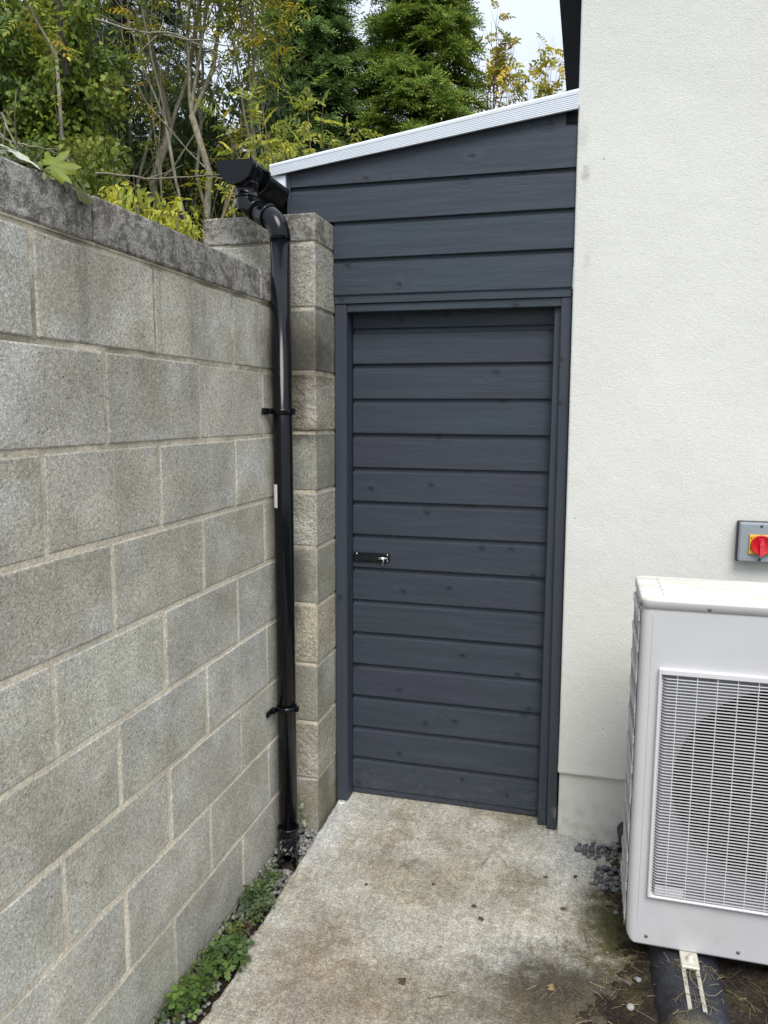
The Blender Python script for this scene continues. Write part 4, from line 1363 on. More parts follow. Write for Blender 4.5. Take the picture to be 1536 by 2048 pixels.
def grow(p, d, length, r, depth, rg, lines, ends, bend_=0.18, up=0.12, split=(2, 3), shrink=0.72, npt=6, spread=0.55):
    pts = [np.array(p, float)]
    dd_ = np.array(d, float) / np.linalg.norm(d)
    for i in range(npt):
        dd_ = dd_ + rg.normal(0, bend_, 3) * 0.5 + np.array([0, 0, up])
        dd_ /= np.linalg.norm(dd_)
        pts.append(pts[-1] + dd_ * length / npt)
    r1 = r * 0.66
    lines.append((pts, np.linspace(r, r1 if depth else r * 0.35, npt + 1)))
    for i in range(2, npt + 1): ends.append((pts[i], dd_.copy(), depth))
    if depth <= 0: return
    for _ in range(rg.integers(split[0], split[1] + 1)):
        nd = dd_ + rg.normal(0, spread, 3)
        nd[2] = max(nd[2], -0.1)
        grow(pts[-1], nd, length * shrink * rg.uniform(0.75, 1.2), r1 * rg.uniform(0.6, 0.95), depth - 1, rg, lines, ends, bend_, up, split, shrink, npt, spread)
    if rg.random() < 0.8:
        i = rg.integers(2, npt)
        nd = dd_ + rg.normal(0, spread * 1.3, 3)
        grow(pts[i], nd, length * shrink * 0.8, r1 * 0.5, depth - 1, rg, lines, ends, bend_, up, split, shrink, npt, spread)

def pinnate(ends, rg, prob, P, D, Nn, L, W, who, ln=(0.12, 0.22), lw=(0.045, 0.016), pairs=4):
    for e, d, dep in ends:
        if rg.random() > prob(e, dep): continue
        for _ in range(rg.integers(1, 3)):
            dv_ = d * 0.4 + rg.normal(0, 0.8, 3); dv_[2] -= 0.15
            dv_ /= np.linalg.norm(dv_)
            nr_ = np.array([0, 0, 1.0]) + rg.normal(0, 0.4, 3)
            sd_ = np.cross(nr_, dv_); sd_ /= np.linalg.norm(sd_)
            l_ = rg.uniform(*ln)
            cnt = 0
            for j in range(pairs):
                w_ = (j + 0.6) / pairs
                for sg in (1, -1):
                    P.append(e + dv_ * l_ * w_ + np.array([0, 0, -0.3 * l_ * w_ ** 2])); D.append(dv_ * 0.55 + sd_ * sg + np.array([0, 0, -0.35])); Nn.append(nr_ + rg.normal(0, 0.25, 3))
                    L.append(lw[0] * rg.uniform(0.8, 1.3)); W.append(lw[1] * rg.uniform(0.8, 1.3)); cnt += 1
            P.append(e + dv_ * l_ + np.array([0, 0, -0.3 * l_])); D.append(dv_ + np.array([0, 0, -0.4])); Nn.append(nr_); L.append(lw[0] * 1.2); W.append(lw[1] * 1.2); cnt += 1
            who.append(cnt)

def broadleaf(name, x, y, trunks, label, cols, wts, seed, prob, group=None, bark=None, cat='tree', depth=4, len0=1.6, leaf=(0.045, 0.016), spread=0.55, up=0.12, ln=(0.12, 0.22), split=(2, 3), shrink=0.72):
    rg = np.random.default_rng(seed)
    t = thing(name, (x, y, -0.25), label, cat, group)
    lines, ends = [], []
    for (dx, dy, dirv, h0, r0) in trunks:
        p = np.array([x + dx, y + dy, -0.25])
        dv_ = np.array(dirv, float); dv_ /= np.linalg.norm(dv_)
        n_ = 8
        pts = [p + dv_ * h0 * i / n_ + np.array([rg.normal(0, 0.012), rg.normal(0, 0.012), 0]) * i for i in range(n_ + 1)]
        lines.append((pts, np.linspace(r0, r0 * 0.75, n_ + 1)))
        for q in range(rg.integers(2, 4)):
            nd = dv_ + rg.normal(0, spread * 0.62, 3)
            grow(pts[-1], nd, len0 * rg.uniform(0.8, 1.2), r0 * rg.uniform(0.42, 0.68), depth - 1, rg, lines, ends, 0.2, up, split, shrink, 6, spread)
        for q in range(3):
            i = rg.integers(4, n_)
            nd = dv_ * 0.5 + rg.normal(0, spread * 1.2, 3); nd[2] = abs(nd[2]) * 0.6
            grow(pts[i], nd, len0 * 0.7, r0 * 0.22, max(depth - 3, 1), rg, lines, ends, 0.25, up, split, shrink, 6, spread)
    stems('trunk', lines, bark or M_BARK, t, 6)
    P, D, Nn, L, W, who = [], [], [], [], [], []
    pinnate(ends, rg, prob, P, D, Nn, L, W, who, ln, leaf)
    tn = np.repeat(pal(len(who), cols, wts, 0.22, rg), who, axis=0)
    leaf_mesh('crown', P, D, Nn, L, W, tn, 'fold', M_LEAF, t)
    return t

def clump_shrub(name, x, y, clumps, label, cat, cols, wts, seed, per, size, tpl, mat, group=None, stemline=None, flat=0.5, bark=None, nostem=None):
    """leaves on the outer shell of many small overlapping lumps"""
    rg = np.random.default_rng(seed)
    t = thing(name, (x, y, -0.25), label, cat, group)
    P, D, Nn, L, W, T = [], [], [], [], [], []
    for (cx, cy, cz, r) in clumps:
        k_ = int(per * r * r * 10)
        v = unit(rg.normal(0, 1, (k_, 3)))
        rr = r * rg.uniform(0.5, 1.08, (k_, 1)) ** 0.6
        P.append(np.array([cx, cy, cz]) + v * rr * np.array([1, 1, 0.85]))
        dn = rg.normal(0, 0.6, (k_, 3)) + np.array([0, 0, -0.7])
        D.append(dn)
        Nn.append(v + rg.normal(0, flat, (k_, 3)) + np.array([0, -0.1, 0.45]))
        s_ = rg.uniform(0.7, 1.3, k_)
        L.append(size[0] * s_); W.append(size[1] * s_)
        c0 = pal(1, cols, wts, 0.1, rg)[0]
        T.append(np.clip(0.55 * pal(k_, cols, wts, 0.25, rg) + 0.45 * c0, 0.003, 1))
    lines = stemline or []
    for (cx, cy, cz, r) in (clumps if nostem is None else []):
        if rg.random() < 0.55:
            a_ = np.array([x + rg.normal(0, 0.25), y + rg.normal(0, 0.25), -0.25]); c_ = np.array([cx, cy, cz])
            mid = (a_ + c_) / 2 + rg.normal(0, 0.12, 3)
            pts = [(1 - s) ** 2 * a_ + 2 * s * (1 - s) * mid + s * s * c_ for s in np.linspace(0, 1, 8)]
            lines.append((pts, np.linspace(0.03, 0.006, 8)))
    stems('trunk' if cat == 'tree' else 'stem', lines, bark or M_BARKD, t, 5)
    leaf_mesh('crown' if cat == 'tree' else 'foliage', np.concatenate(P), np.concatenate(D), np.concatenate(Nn), np.concatenate(L), np.concatenate(W), np.concatenate(T), tpl, mat, t)
    return t

CX, CY, CZ = 1.0938, -2.2589, 1.435
def at(px, py, D_):
    """a point D_ metres ahead along y, on the line of sight through a pixel of the photograph (1536 x 2048)"""
    d = cf + cr * ((px - 768) / 1538.66) - cu * ((py - 1024) / 1538.66)
    t_ = D_ / d.y
    return (CX + d.x * t_, CY + D_, CZ + d.z * t_)

G_CON = [(0.19, 0.275, 0.045), (0.25, 0.335, 0.055), (0.12, 0.20, 0.038), (0.30, 0.36, 0.065)]
G_CON2 = [(0.13, 0.215, 0.06), (0.165, 0.25, 0.07), (0.095, 0.165, 0.05), (0.20, 0.28, 0.075)]
p = at(838, 200, 12.0)
conifer(p[0], p[1], 9.3, 1.26, 'tall bright green cypress rising right of its darker neighbour, behind the shed roof', G_CON, 41, 2.6, 640, 1.7, 0.60)
p = at(622, 200, 11.6)
conifer(p[0], p[1], 9.3, 1.12, 'tall dark green cypress left of the brighter one, behind the shed roof', G_CON2, 42, 2.6, 640, 1.6, 0.60)
G_DK = [(0.036, 0.066, 0.026), (0.05, 0.085, 0.032), (0.028, 0.05, 0.022)]
p = at(250, 200, 14.0)
conifer(p[0], p[1], 11.5, 2.2, 'very dark conifer seen between the ivy tree and the grey ash stems', G_DK, 43, 2.6, 480, 1.0, 0.45)
p = at(405, 250, 13.0)
conifer(p[0], p[1], 6.6, 1.15, 'dark conifer behind the right-hand ash stems', G_DK, 44, 2.6, 380, 1.2, 0.55)

# ivy-clad tree on the left
rg = np.random.default_rng(5)
cl_ = []
for i in range(230):
    px, py = rg.uniform(-190, 225), rg.uniform(-60, 470)
    lim = 222 - 30 * math.sin(py / 40.0) - (35 if py < 70 else 0)
    if px > lim: px -= 70
    if py < 90 and rg.random() < 0.6: continue
    c = at(px, py, rg.uniform(6.4, 7.8))
    cl_.append((*c, rg.uniform(0.12, 0.30)))
ix, iy, _ = at(60, 300, 7.1)
clump_shrub('ivy_tree', ix, iy, cl_, 'large tree smothered in dark glossy ivy at the left edge, above the block wall', 'tree',
            [(0.06, 0.11, 0.022), (0.11, 0.18, 0.03), (0.21, 0.27, 0.036), (0.37, 0.37, 0.045)], [3, 4, 3, 1.4], 6, 560, (0.048, 0.040), 'ivy', M_IVY,
            stemline=[([at(134, 150, 6.35), at(128, 100, 6.3), at(120, 50, 6.25), at(113, -60, 6.2)], [0.035, 0.03, 0.027, 0.022]), ([at(40, 330, 7.2), at(55, 120, 7.1), at(70, -80, 7.0)], [0.08, 0.07, 0.05])])
# ash trees: many thin grey stems with sparse yellowing leaves
ASH = [(0.27, 0.31, 0.045), (0.38, 0.38, 0.05), (0.18, 0.23, 0.04), (0.60, 0.46, 0.04)]
def pr1(e, dep): return 0.30 if dep <= 1 else 0.14
p = at(325, 300, 8.0)
broadleaf('ash_tree', p[0], p[1], [(0, 0, (-0.012, 0, 1), 4.75, 0.056), (-0.28, 0.2, (-0.03, 0.02, 1), 4.9, 0.024), (0.10, 0.1, (0.045, 0, 1), 4.9, 0.026), (-0.55, 0.3, (-0.02, 0.0, 1), 4.3, 0.018), (0.3, 0.25, (0.05, 0.0, 1), 4.2, 0.016)],
          'grey forked ash tree with bare stems and few yellow leaves, left of the other ash', ASH, [4, 3, 3, 1.6], 51, pr1, 'ash trees over the wall', depth=4, len0=1.45, spread=0.36, up=0.2, ln=(0.16, 0.28), leaf=(0.06, 0.02))
p = at(395, 300, 7.6)
broadleaf('ash_tree', p[0], p[1], [(0, 0, (0.012, 0, 1), 4.7, 0.045), (0.14, 0.1, (0.07, 0, 1), 4.3, 0.024), (-0.12, -0.1, (-0.01, 0, 1), 4.6, 0.022), (0.3, 0.0, (0.10, 0.0, 1), 4.0, 0.015), (-0.3, 0.1, (-0.04, 0.0, 1), 4.0, 0.014)],
          'slender many-stemmed ash between the forked ash and the gutter end', ASH, [4, 3, 3, 1.8], 52, pr1, 'ash trees over the wall', depth=4, len0=1.3, spread=0.36, up=0.2, ln=(0.16, 0.28), leaf=(0.06, 0.02))
p = at(175, 200, 6.2)
broadleaf('ash_tree', p[0], p[1], [(0, 0, (-0.05, 0, 1), 4.7, 0.020)],
          'thin ash overhanging the ivy tree with pale yellow-green leaves', ASH, [4, 4, 2, 1.5], 53, lambda e, d: 0.42, 'ash trees over the wall', depth=3, len0=0.85, spread=0.7, up=0.0, ln=(0.14, 0.26), leaf=(0.055, 0.02))
# saplings beside the gutter
def pr2(e, dep): return 0.62
p = at(572, 330, 5.6)
broadleaf('sapling', p[0], p[1], [(0, 0, (-0.03, 0, 1), 3.0, 0.016), (0.06, 0.05, (0.05, 0, 1), 3.0, 0.013), (-0.12, 0, (-0.08, 0, 1), 2.8, 0.013)],
          'yellow-green sapling just above the gutter end, left of the dark cypress', [(0.33, 0.36, 0.05), (0.45, 0.44, 0.06), (0.23, 0.29, 0.05)], None, 54, pr2, None, M_TWIG, 'sapling', 2, 0.62, (0.05, 0.02), 0.5, 0.1, (0.10, 0.17))
p = at(485, 330, 6.0)
broadleaf('sapling', p[0], p[1], [(0, 0, (0.0, 0, 1), 3.0, 0.015), (0.1, 0.1, (0.06, 0, 1), 2.9, 0.015)],
          'light green sapling tangled in twigs behind the gutter outlet', [(0.26, 0.31, 0.05), (0.36, 0.38, 0.06)], None, 55, lambda e, d: 0.4, None, M_TWIG, 'sapling', 2, 0.7, (0.05, 0.02), 0.6, 0.08, (0.10, 0.17))
# small autumn tree right of the cypresses
p = at(1005, 200, 12.5)
broadleaf('autumn_tree', p[0], p[1], [(0, 0, (-0.015, 0, 1), 5.2, 0.055), (0.25, 0.2, (0.05, 0, 1), 4.6, 0.035), (-0.35, 0.1, (-0.01, 0, 1), 4.9, 0.035), (0.7, 0.3, (0.07, 0, 1), 4.7, 0.028)],
          'small thin tree with yellow autumn leaves against the sky, right of the cypresses', [(0.60, 0.48, 0.04), (0.42, 0.40, 0.06), (0.24, 0.28, 0.06), (0.32, 0.20, 0.09)], [4, 3, 2, 1], 56, lambda e, d: 0.13 if e[2] > 5.6 else 0.3, None, M_TWIG, depth=4, len0=0.85, leaf=(0.07, 0.034), spread=0.36, up=0.2)
# low yellow bush and bramble tangle over the wall
rg = np.random.default_rng(8)
cl_ = [(*at(rg.uniform(205, 405), 0, 4.3)[:2], 0, rg.uniform(0.07, 0.14)) for i in range(34)]
cl2 = []
for (x_c, y_c, _, r) in cl_:
    px = 205 + 200 * rg.random()
    py = 372 + (px - 205) * 0.40 + rg.uniform(-15, 95)
    c = at(px, py, rg.uniform(3.9, 4.6))
    cl2.append((*c, r))
bx, by, _ = at(300, 430, 4.3)
clump_shrub('yellow_bush', bx, by, cl2, 'bright yellow-green bush just over the wall coping, left of the pillar', 'bush', [(0.52, 0.49, 0.05), (0.40, 0.43, 0.06), (0.26, 0.32, 0.05)], [3, 3, 2], 9, 330, (0.055, 0.022), 'fold', M_LEAF, bark=M_TWIG)
cl3 = [(*at(rg.uniform(-60, 640), rg.uniform(330, 560), rg.uniform(8.6, 10.2)), rg.uniform(0.3, 0.55)) for i in range(55)]
cl3 += [(*at(rg.uniform(-120, 240), rg.uniform(40, 470), rg.uniform(8.4, 9.6)), rg.uniform(0.3, 0.5)) for i in range(60)]
cl3 += [(*at(rg.uniform(180, 560), rg.uniform(170, 420), rg.uniform(9.0, 10.6)), rg.uniform(0.25, 0.5)) for i in range(46)]
ux, uy, _ = at(300, 480, 9.4)
clump_shrub('hedge', ux, uy, cl3, 'dark evergreen hedge behind the ash stems, filling the gaps above the wall', 'hedge', [(0.04, 0.075, 0.022), (0.06, 0.10, 0.028), (0.09, 0.125, 0.032)], None, 10, 80, (0.085, 0.05), 'fold', M_LEAF)
cl4 = [(*at(rg.uniform(80, 250), rg.uniform(290, 430), rg.uniform(5.6, 6.6)), rg.uniform(0.10, 0.2)) for i in range(24)]
sx, sy, _ = at(190, 380, 6.1)
clump_shrub('ivy_shrub', sx, sy, cl4, 'olive green ivy shrub right of the ivy tree, above the maple leaf', 'shrub', [(0.15, 0.19, 0.028), (0.25, 0.27, 0.04), (0.09, 0.13, 0.026)], None, 12, 420, (0.045, 0.034), 'ivy', M_IVY)
# bare twigs reaching over the wall
rg = np.random.default_rng(14)
def twigs(name, label, arcs):
    lines = []
    for (a_, c_, e_) in arcs:
        A_, C_, E_ = (np.array(at(*q)) for q in (a_, c_, e_))
        pts = [(1 - s) ** 2 * A_ + 2 * s * (1 - s) * C_ + s * s * E_ + rg.normal(0, 0.006, 3) for s in np.linspace(0, 1, 10)]
        lines.append((pts, np.linspace(0.009, 0.004, 10)))
        for q in range(3):
            i = rg.integers(2, 9); d_ = rg.normal(0, 0.16, 3)
            lines.append(([pts[i], pts[i] + d_ * 0.6, pts[i] + d_ + rg.normal(0, 0.03, 3)], [0.005, 0.004, 0.002]))
    finish(stems(name, lines, M_BARK, None, 5), label, 'branch')
twigs('bare_branch', 'bare twigs poking up over the coping at the left edge', (((-20, 255, 4.4), (30, 285, 4.2), (36, 312, 4.0)), ((-30, 262, 4.4), (60, 300, 4.4), (120, 300, 4.6)), ((0, 225, 4.2), (22, 262, 4.2), (38, 312, 4.1))))
twigs('bare_branch', 'long nearly level bare branch crossing in front of the ash stems at the top', (((190, 40, 5.8), (330, 75, 5.6), (480, 92, 5.5)), ((300, 64, 5.65), (350, 60, 5.6), (440, 110, 5.6))))
twigs('bare_branch', 'thin bare branch arching towards the gutter end above the yellow bush', (((190, 345, 5.2), (300, 365, 5.1), (445, 348, 5.1)),))
b = MB()
A_, B_ = Vector(at(455, 410, 4.2)), Vector(at(468, 372, 4.2))
b.tube([A_ + (A_ - B_) * 18, A_, B_], [0.007, 0.007, 0.006], 8)
st_ = b.build('garden_stake', plain('weathered_orange_wood', (0.22, 0.12, 0.06), 0.7))
finish(st_, 'thin orange-brown wooden stake below the gutter end', 'stake')

# ------------------------------------------------------------------ leaves lying on the wall coping
def lobed(n_lobes, size, seed, depth=0.5, droop=0.25, thick=0.0006):
    rr = random.Random(seed)
    q = bmesh.new()
    c = q.verts.new((0, 0, 0))
    ring_ = []
    span = R(300)
    K = n_lobes * 6
    for i in range(K + 1):
        a_ = -span / 2 + span * i / K
        ph = (i / K) * n_lobes
        lobe = abs(math.cos(math.pi * (ph - 0.5) - 0)) if True else 0
        f_ = 1 - depth * (lobe ** 0.8)
        f_ *= 1 - 0.28 * abs(a_) / (span / 2) + rr.uniform(-0.05, 0.05)
        r_ = size * f_
        z = -droop * (r_ / size) ** 2 * size + 0.08 * size * math.cos(2 * math.pi * ph)
        ring_.append(q.verts.new((r_ * math.cos(a_), r_ * math.sin(a_), z)))
    for u, v in zip(ring_, ring_[1:]): q.faces.new((c, u, v))
    return q
MAPLE = [(0, 1.0), (9, .80), (17, .84), (22, .60), (31, .50), (39, .74), (47, .95), (55, .74), (64, .72), (72, .48), (84, .40), (95, .58), (108, .66), (118, .46), (135, .33), (160, .22)]
def maple(size, droop):
    q = bmesh.new()
    c = q.verts.new((0, 0, 0))
    pol = [(-a, r) for a, r in MAPLE[:0:-1]] + MAPLE
    vs_ = []
    for a, r in pol:
        a_ = R(a); r_ = r * size
        vs_.append(q.verts.new((r_ * math.cos(a_), r_ * math.sin(a_), -droop * r_ * r + 0.10 * size * math.cos(a_ * 7.5))))
    for u, v in zip(vs_, vs_[1:]): q.faces.new((c, u, v))
    return q
def leaf_thing(name, label, cat, loc, rot, size, lobes, col, seed, mat=None, depth=0.5, droop=0.25, group=None):
    mb = MB()
    mt = Matrix.Translation(loc) @ Matrix.Rotation(rot[2], 4, 'Z') @ Matrix.Rotation(rot[1], 4, 'Y') @ Matrix.Rotation(rot[0], 4, 'X')
    mb.merge(maple(size, droop) if lobes == 5 else lobed(lobes, size, seed, depth, droop), 0, (*col, 1), True, mt)
    stalk = [mt @ Vector(v) for v in ((0, 0, 0), (-size * 0.4, 0.05 * size, 0.0), (-size * 0.8, 0.15 * size, -0.1 * size))]
    mb.tube(stalk, size * 0.018, 5, tint=(*[min(1, v * 1.2) for v in col], 1))
    o = mb.build(name, mat or M_LEAF)
    return finish(o, label, cat, group)
leaf_thing('maple_leaf', 'large yellow-green maple leaf lying on the wall coping', 'leaf', (0.004, -0.835, 1.933), (1.15, -0.1, 0.45), 0.060, 5, (0.20, 0.25, 0.025), 3, droop=0.25)
leaf_thing('maple_leaf', 'pale whitish underside of a leaf on the coping, left of the maple leaf', 'leaf', (-0.015, -0.905, 1.938), (0.55, 0.15, 1.2), 0.055, 3, (0.62, 0.66, 0.52), 4, depth=0.45)
leaf_thing('maple_leaf', 'dull olive leaf hanging down over the coping edge below the maple leaf', 'leaf', (0.013, -0.742, 1.905), (0.3, 1.2, 0.3), 0.040, 3, (0.13, 0.14, 0.05), 5, depth=0.4)
# cushion of grey-green creeper on the coping
clump_shrub('creeper_sprig', -0.06, -0.83, [(-0.02, -0.86, 1.915, 0.025), (-0.01, -0.83, 1.913, 0.022), (0.0, -0.79, 1.91, 0.02), (-0.03, -0.93, 1.92, 0.03), (-0.05, -0.88, 1.925, 0.03)],
            'grey-green creeper sprig growing over the coping behind the maple leaf', 'plant', [(0.16, 0.18, 0.10), (0.10, 0.13, 0.04), (0.30, 0.31, 0.24)], None, 13, 4200, (0.016, 0.012), 'fold', M_LEAF, stemline=[([(-0.06, -0.95, 1.915), (-0.02, -0.87, 1.925), (0.0, -0.78, 1.915)], [0.003, 0.003, 0.002])], nostem=True)

# ------------------------------------------------------------------ weeds along the foot of the wall
def weed_patch(name, spots, label, cat, cols, seed, group=None, kind=None, lsize=(0.016, 0.026)):
    rr = random.Random(seed)
    rgw = np.random.default_rng(seed)
    mb = MB()
    for (x, y, n_, rad, hmax) in spots:
        for i in range(n_):
            a_, q = rr.uniform(0, 6.283), math.sqrt(rr.random())
            px, py = x + rad * q * math.cos(a_), y + rad * 1.4 * q * math.sin(a_)
            px = min(max(px, 0.016), 0.19)
            h_ = rr.uniform(0.35, 1.0) * hmax * (1 - 0.35 * q)
            z = -0.226 + h_
            if px > 0.115: z = max(z, ZS + 0.010 + 0.3 * h_ * 0.3)
            sz = rr.uniform(*lsize)
            c_ = pal(1, cols, None, 0.22, rgw)[0]
            rot = Matrix.Rotation(rr.uniform(0, 6.28), 4, 'Z') @ Matrix.Rotation(rr.uniform(-0.5, 0.5), 4, 'Y') @ Matrix.Rotation(rr.uniform(-0.5, 0.5), 4, 'X')
            mt = Matrix.Translation((px, py, z)) @ rot
            # three wedge leaflets with toothed ends
            for k_ in (-1, 0, 1):
                q_ = bmesh.new()
                w_ = 0.52
                pts = [(0, 0, 0), (0.35, -0.12, 0.03), (0.60, -0.44, 0.03), (0.66, -0.22, 0.0), (0.92, -0.30, -0.03), (0.88, -0.11, -0.04), (1.12, 0.0, -0.08), (0.88, 0.12, -0.04), (0.90, 0.30, -0.03), (0.66, 0.22, 0.0), (0.58, 0.44, 0.03), (0.35, 0.12, 0.03)]
                q_.faces.new([q_.verts.new((u * sz, v * sz, ww * sz)) for u, v, ww in pts])
                mb.merge(q_, 0, (*c_, 1), False, mt @ Matrix.Rotation(k_ * R(95), 4, 'Z') @ Matrix.Rotation(R(rr.uniform(-8, 12)), 4, 'Y'))
            base = Vector((x + rr.uniform(-0.02, 0.02), y + rr.uniform(-0.02, 0.02), -0.228))
            base.x = min(max(base.x, 0.012), 0.12)
            mb.tube([base, (base + Vector((px, py, z))) / 2 + Vector((0, 0, 0.008)), Vector((px, py, z))], 0.0009, 4, tint=(c_[0] * 0.9, c_[1] * 0.85, c_[2], 1))
    o = mb.build(name, M_LEAF)
    return finish(o, label, cat, group, kind)
GRN = [(0.075, 0.14, 0.038), (0.11, 0.185, 0.046), (0.055, 0.105, 0.035), (0.17, 0.22, 0.07)]
GRY = [(0.12, 0.15, 0.085), (0.17, 0.20, 0.09), (0.09, 0.12, 0.06)]
rr = random.Random(4)
spots = [(rr.uniform(0.03, 0.11), rr.uniform(-1.3, 0.12), rr.randint(7, 12), 0.04, 0.045) for _ in range(60)]
weed_patch('ground_cover', spots, 'low creeping weeds filling the gravel strip along the wall foot', 'weeds', GRN + GRY, 31, kind='stuff', lsize=(0.010, 0.021))
weed_patch('buttercup_plant', [(0.105, -0.34, 46, 0.062, 0.105)], 'largest bright green creeping buttercup clump, spilling over the broken path edge', 'weed', GRN, 32, lsize=(0.019, 0.030))
weed_patch('buttercup_plant', [(0.075, -0.52, 26, 0.05, 0.08)], 'light green buttercup clump nearest us in the gravel strip', 'weed', [(0.16, 0.25, 0.05), (0.10, 0.17, 0.04)], 33, lsize=(0.017, 0.028))
weed_patch('buttercup_plant', [(0.105, -0.06, 22, 0.035, 0.05)], 'small dull green weed clump in front of the downpipe shoe', 'weed', GRY + GRN[:1], 34, lsize=(0.012, 0.019))
weed_patch('buttercup_plant', [(0.06, -0.20, 16, 0.03, 0.055)], 'yellowing pale weed close to the wall, halfway along the strip', 'weed', [(0.32, 0.34, 0.08), (0.20, 0.25, 0.07)], 35, lsize=(0.013, 0.020))
weed_patch('red_rosette', [(0.098, -0.19, 20, 0.026, 0.035)], 'dark reddish weed rosette among green leaves beside the path edge', 'weed', [(0.10, 0.045, 0.04), (0.07, 0.05, 0.045)], 36, lsize=(0.010, 0.017))
# pale seedling by the pillar
mb = MB()
for (x, y, z, s) in ((0.052, 0.425, -0.105, 0.015), (0.060, 0.42, -0.170, 0.017), (0.046, 0.425, -0.112, 0.012), (0.066, 0.415, -0.178, 0.013)):
    mb.merge(lobed(3, s, int(x * 999)), 0, (0.40, 0.42, 0.27, 1), True, Matrix.Translation((x, y - 0.004, z)) @ Matrix.Rotation(1.1, 4, 'X'))
mb.tube([(0.064, 0.42, -0.225), (0.058, 0.42, -0.15), (0.035, 0.43, -0.07)], 0.0011, 5, tint=(0.25, 0.24, 0.12, 1))
mb.tube([(0.064, 0.42, -0.225), (0.062, 0.42, -0.19), (0.06, 0.418, -0.17)], 0.0011, 5, tint=(0.25, 0.24, 0.12, 1))
finish(mb.build('seedling', M_LEAF), 'pale straggly seedling at the foot of the pillar, right of the downpipe', 'weed')
# thin grass blades by the wall
mb = MB()
rr = random.Random(9)
for i in range(70):
    x, y = rr.uniform(0.01, 0.085), rr.choice((rr.gauss(-0.50, 0.05), rr.gauss(-0.60, 0.08), rr.gauss(-0.30, 0.03)))
    h_ = rr.uniform(0.05, 0.14)
    le = Vector((rr.uniform(-0.2, 0.6), rr.uniform(-0.6, 0.5), 0)) * h_ * 0.7
    w_ = rr.uniform(0.0012, 0.0022)
    sdv = Vector((rr.uniform(-1, 1), rr.uniform(-1, 1), 0)).normalized() * w_
    p0 = Vector((x, y, -0.23)); pts = [p0, p0 + Vector((0, 0, h_ * 0.55)) + le * 0.25, p0 + Vector((0, 0, h_ * 0.85)) + le * 0.7, p0 + Vector((0, 0, h_ * 0.88)) + le * 1.3]
    g = rr.uniform(0.8, 1.3)
    for k_ in range(3):
        f0, f1 = 1 - k_ / 3, 1 - (k_ + 1) / 3 + 0.05
        q0, q1 = pts[k_], pts[k_ + 1]
        for q in (q0, q1): q.x = max(q.x, 0.006)
        mb.poly([q0 - sdv * f0, q0 + sdv * f0, q1 + sdv * f1, q1 - sdv * f1], 0, (0.10 * g, 0.16 * g, 0.04 * g, 1))
finish(mb.build('grass', M_LEAF), 'thin green grass blades at the wall foot', 'grass', kind='stuff')

# ------------------------------------------------------------------ litter: straw and dead leaves
def straw(name, label, n_, seed, sampler):
    rr = random.Random(seed)
    mb = MB()
    for i in range(n_):
        x, y, z = sampler(rr)
        a_ = rr.uniform(0, 3.14159)
        l_ = rr.choice((rr.uniform(0.015, 0.05), rr.uniform(0.03, 0.09)))
        d = Vector((math.cos(a_), math.sin(a_), rr.uniform(-0.08, 0.15)))
        c_ = rr.gauss(0, 0.35 if name == 'straw_tuft' else 0.12)
        pts = []
        for k_ in range(5):
            s_ = k_ / 4 - 0.5
            pts.append(Vector((x, y, z + 0.0025)) + d * l_ * s_ + Vector((-d.y, d.x, 0)) * c_ * l_ * s_ * s_ * 2 + Vector((0, 0, 0.1 * l_ * (0.25 - s_ * s_))))
        g = rr.choice((rr.uniform(0.25, 0.6), rr.uniform(0.5, 1.35)))
        mb.tube(pts, rr.uniform(0.0004, 0.0009), 4, (False, False), 0, (0.34 * g, 0.27 * g, 0.16 * g, 1))
    finish(mb.build(name, M_STRAW), label, 'straw', kind='stuff')
def s_ground(rr):
    x = rr.gauss(1.27, 0.17); y = rr.uniform(-0.46, 0.02)
    if rr.random() < 0.25: x, y = rr.uniform(1.45, 1.75), rr.uniform(-0.4, -0.08)
    return x, y, max(soil_h(x, y), ZS - 0.003)
straw('straw', 'dry straw and grass stalks scattered over the muddy corner', 230, 61, s_ground)
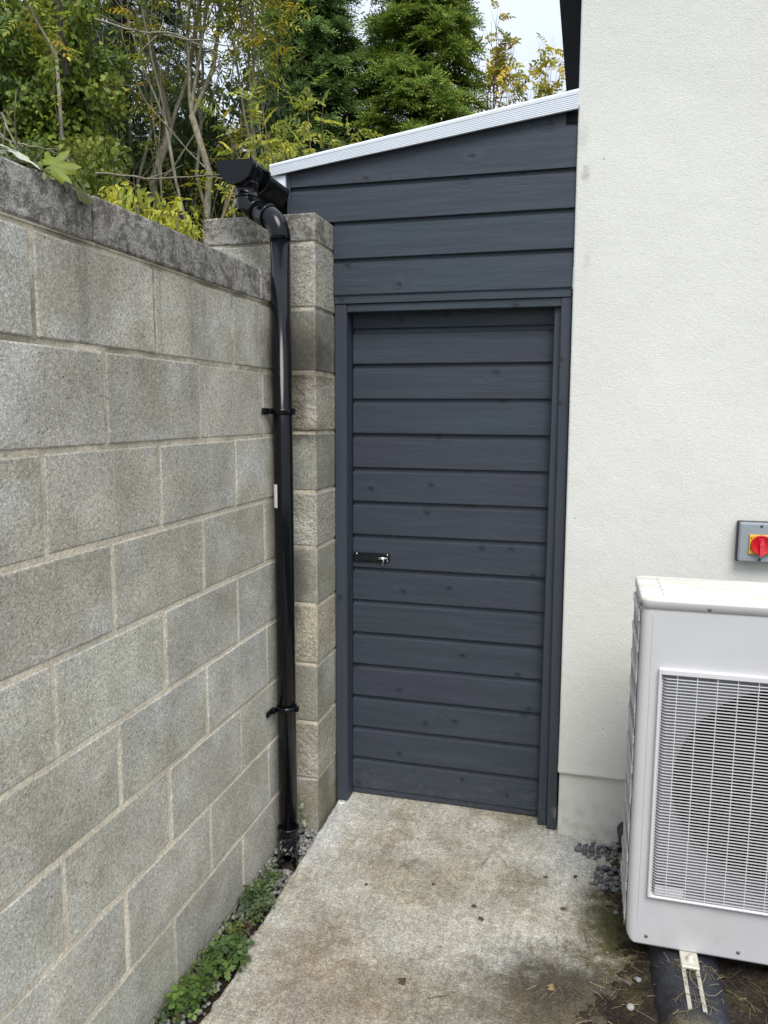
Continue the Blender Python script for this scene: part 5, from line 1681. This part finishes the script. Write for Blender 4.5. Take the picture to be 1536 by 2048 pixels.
def s_path(rr):
    x, y = rr.uniform(0.3, 1.15), rr.uniform(-0.6, 0.55)
    return x, y, ZS + 0.001
straw('straw_bits', 'few loose straw bits lying across the concrete path', 34, 62, s_path)
def s_foot(rr):
    x, y = rr.gauss(1.424, 0.045), rr.choice((rr.uniform(-0.30, -0.08), rr.gauss(-0.12, 0.03)))
    u = abs(x - 1.424)
    zf = ZS + 0.078 + 0.006 - (0 if u < 0.03 else (u - 0.03) * 0.75)
    return x, y, zf
straw('straw_tuft', 'straw caught on the rubber foot rail', 70, 63, s_foot)
M_DEAD = mat_leaf('dead_leaf', 0.8, 0.15, 0.2)
for i, (px, py, s_, col, lab) in enumerate((
        (802, 1962, 0.020, (0.085, 0.065, 0.045), 'curled dark brown leaf in the lower middle of the path'),
        (962, 1838, 0.014, (0.07, 0.055, 0.035), 'crumpled brown leaf on the path midway between door and bottom edge'),
        (950, 1812, 0.014, (0.09, 0.06, 0.04), 'small brown leaf just above the crumpled one on the path'),
        (1128, 1815, 0.016, (0.15, 0.115, 0.085), 'pale brown leaf on the path below and left of the pebble pile'),
        (1150, 1752, 0.012, (0.06, 0.06, 0.04), 'dark leaf scrap left of the pebble pile'),
        (1100, 1974, 0.016, (0.28, 0.19, 0.10), 'tan dry leaf on the muddy corner of the path'),
        (1212, 2012, 0.022, (0.24, 0.18, 0.13), 'long pale brown dead leaf near the whitish stone'),
        (868, 1768, 0.009, (0.05, 0.045, 0.035), 'tiny dark leaf fragment in the upper middle of the path'),
        (1092, 1752, 0.012, (0.16, 0.14, 0.11), 'greyish curled leaf on the pale concrete right of centre'),
        (732, 1768, 0.010, (0.08, 0.07, 0.05), 'thin dark leaf sliver on the path left of centre'))):
    d_ = cf + cr * ((px - 768) / 1538.66) - cu * ((py - 1024) / 1538.66)
    t_ = (ZS + 0.004 - CZ) / d_.z
    leaf_thing('dead_leaf', lab, 'dead leaf', (CX + d_.x * t_, CY + d_.y * t_, ZS + 0.006), (0.25, -0.2, i * 1.3), s_, 3, col, 70 + i, M_DEAD, 0.35, 0.5, 'dead leaves on the path')
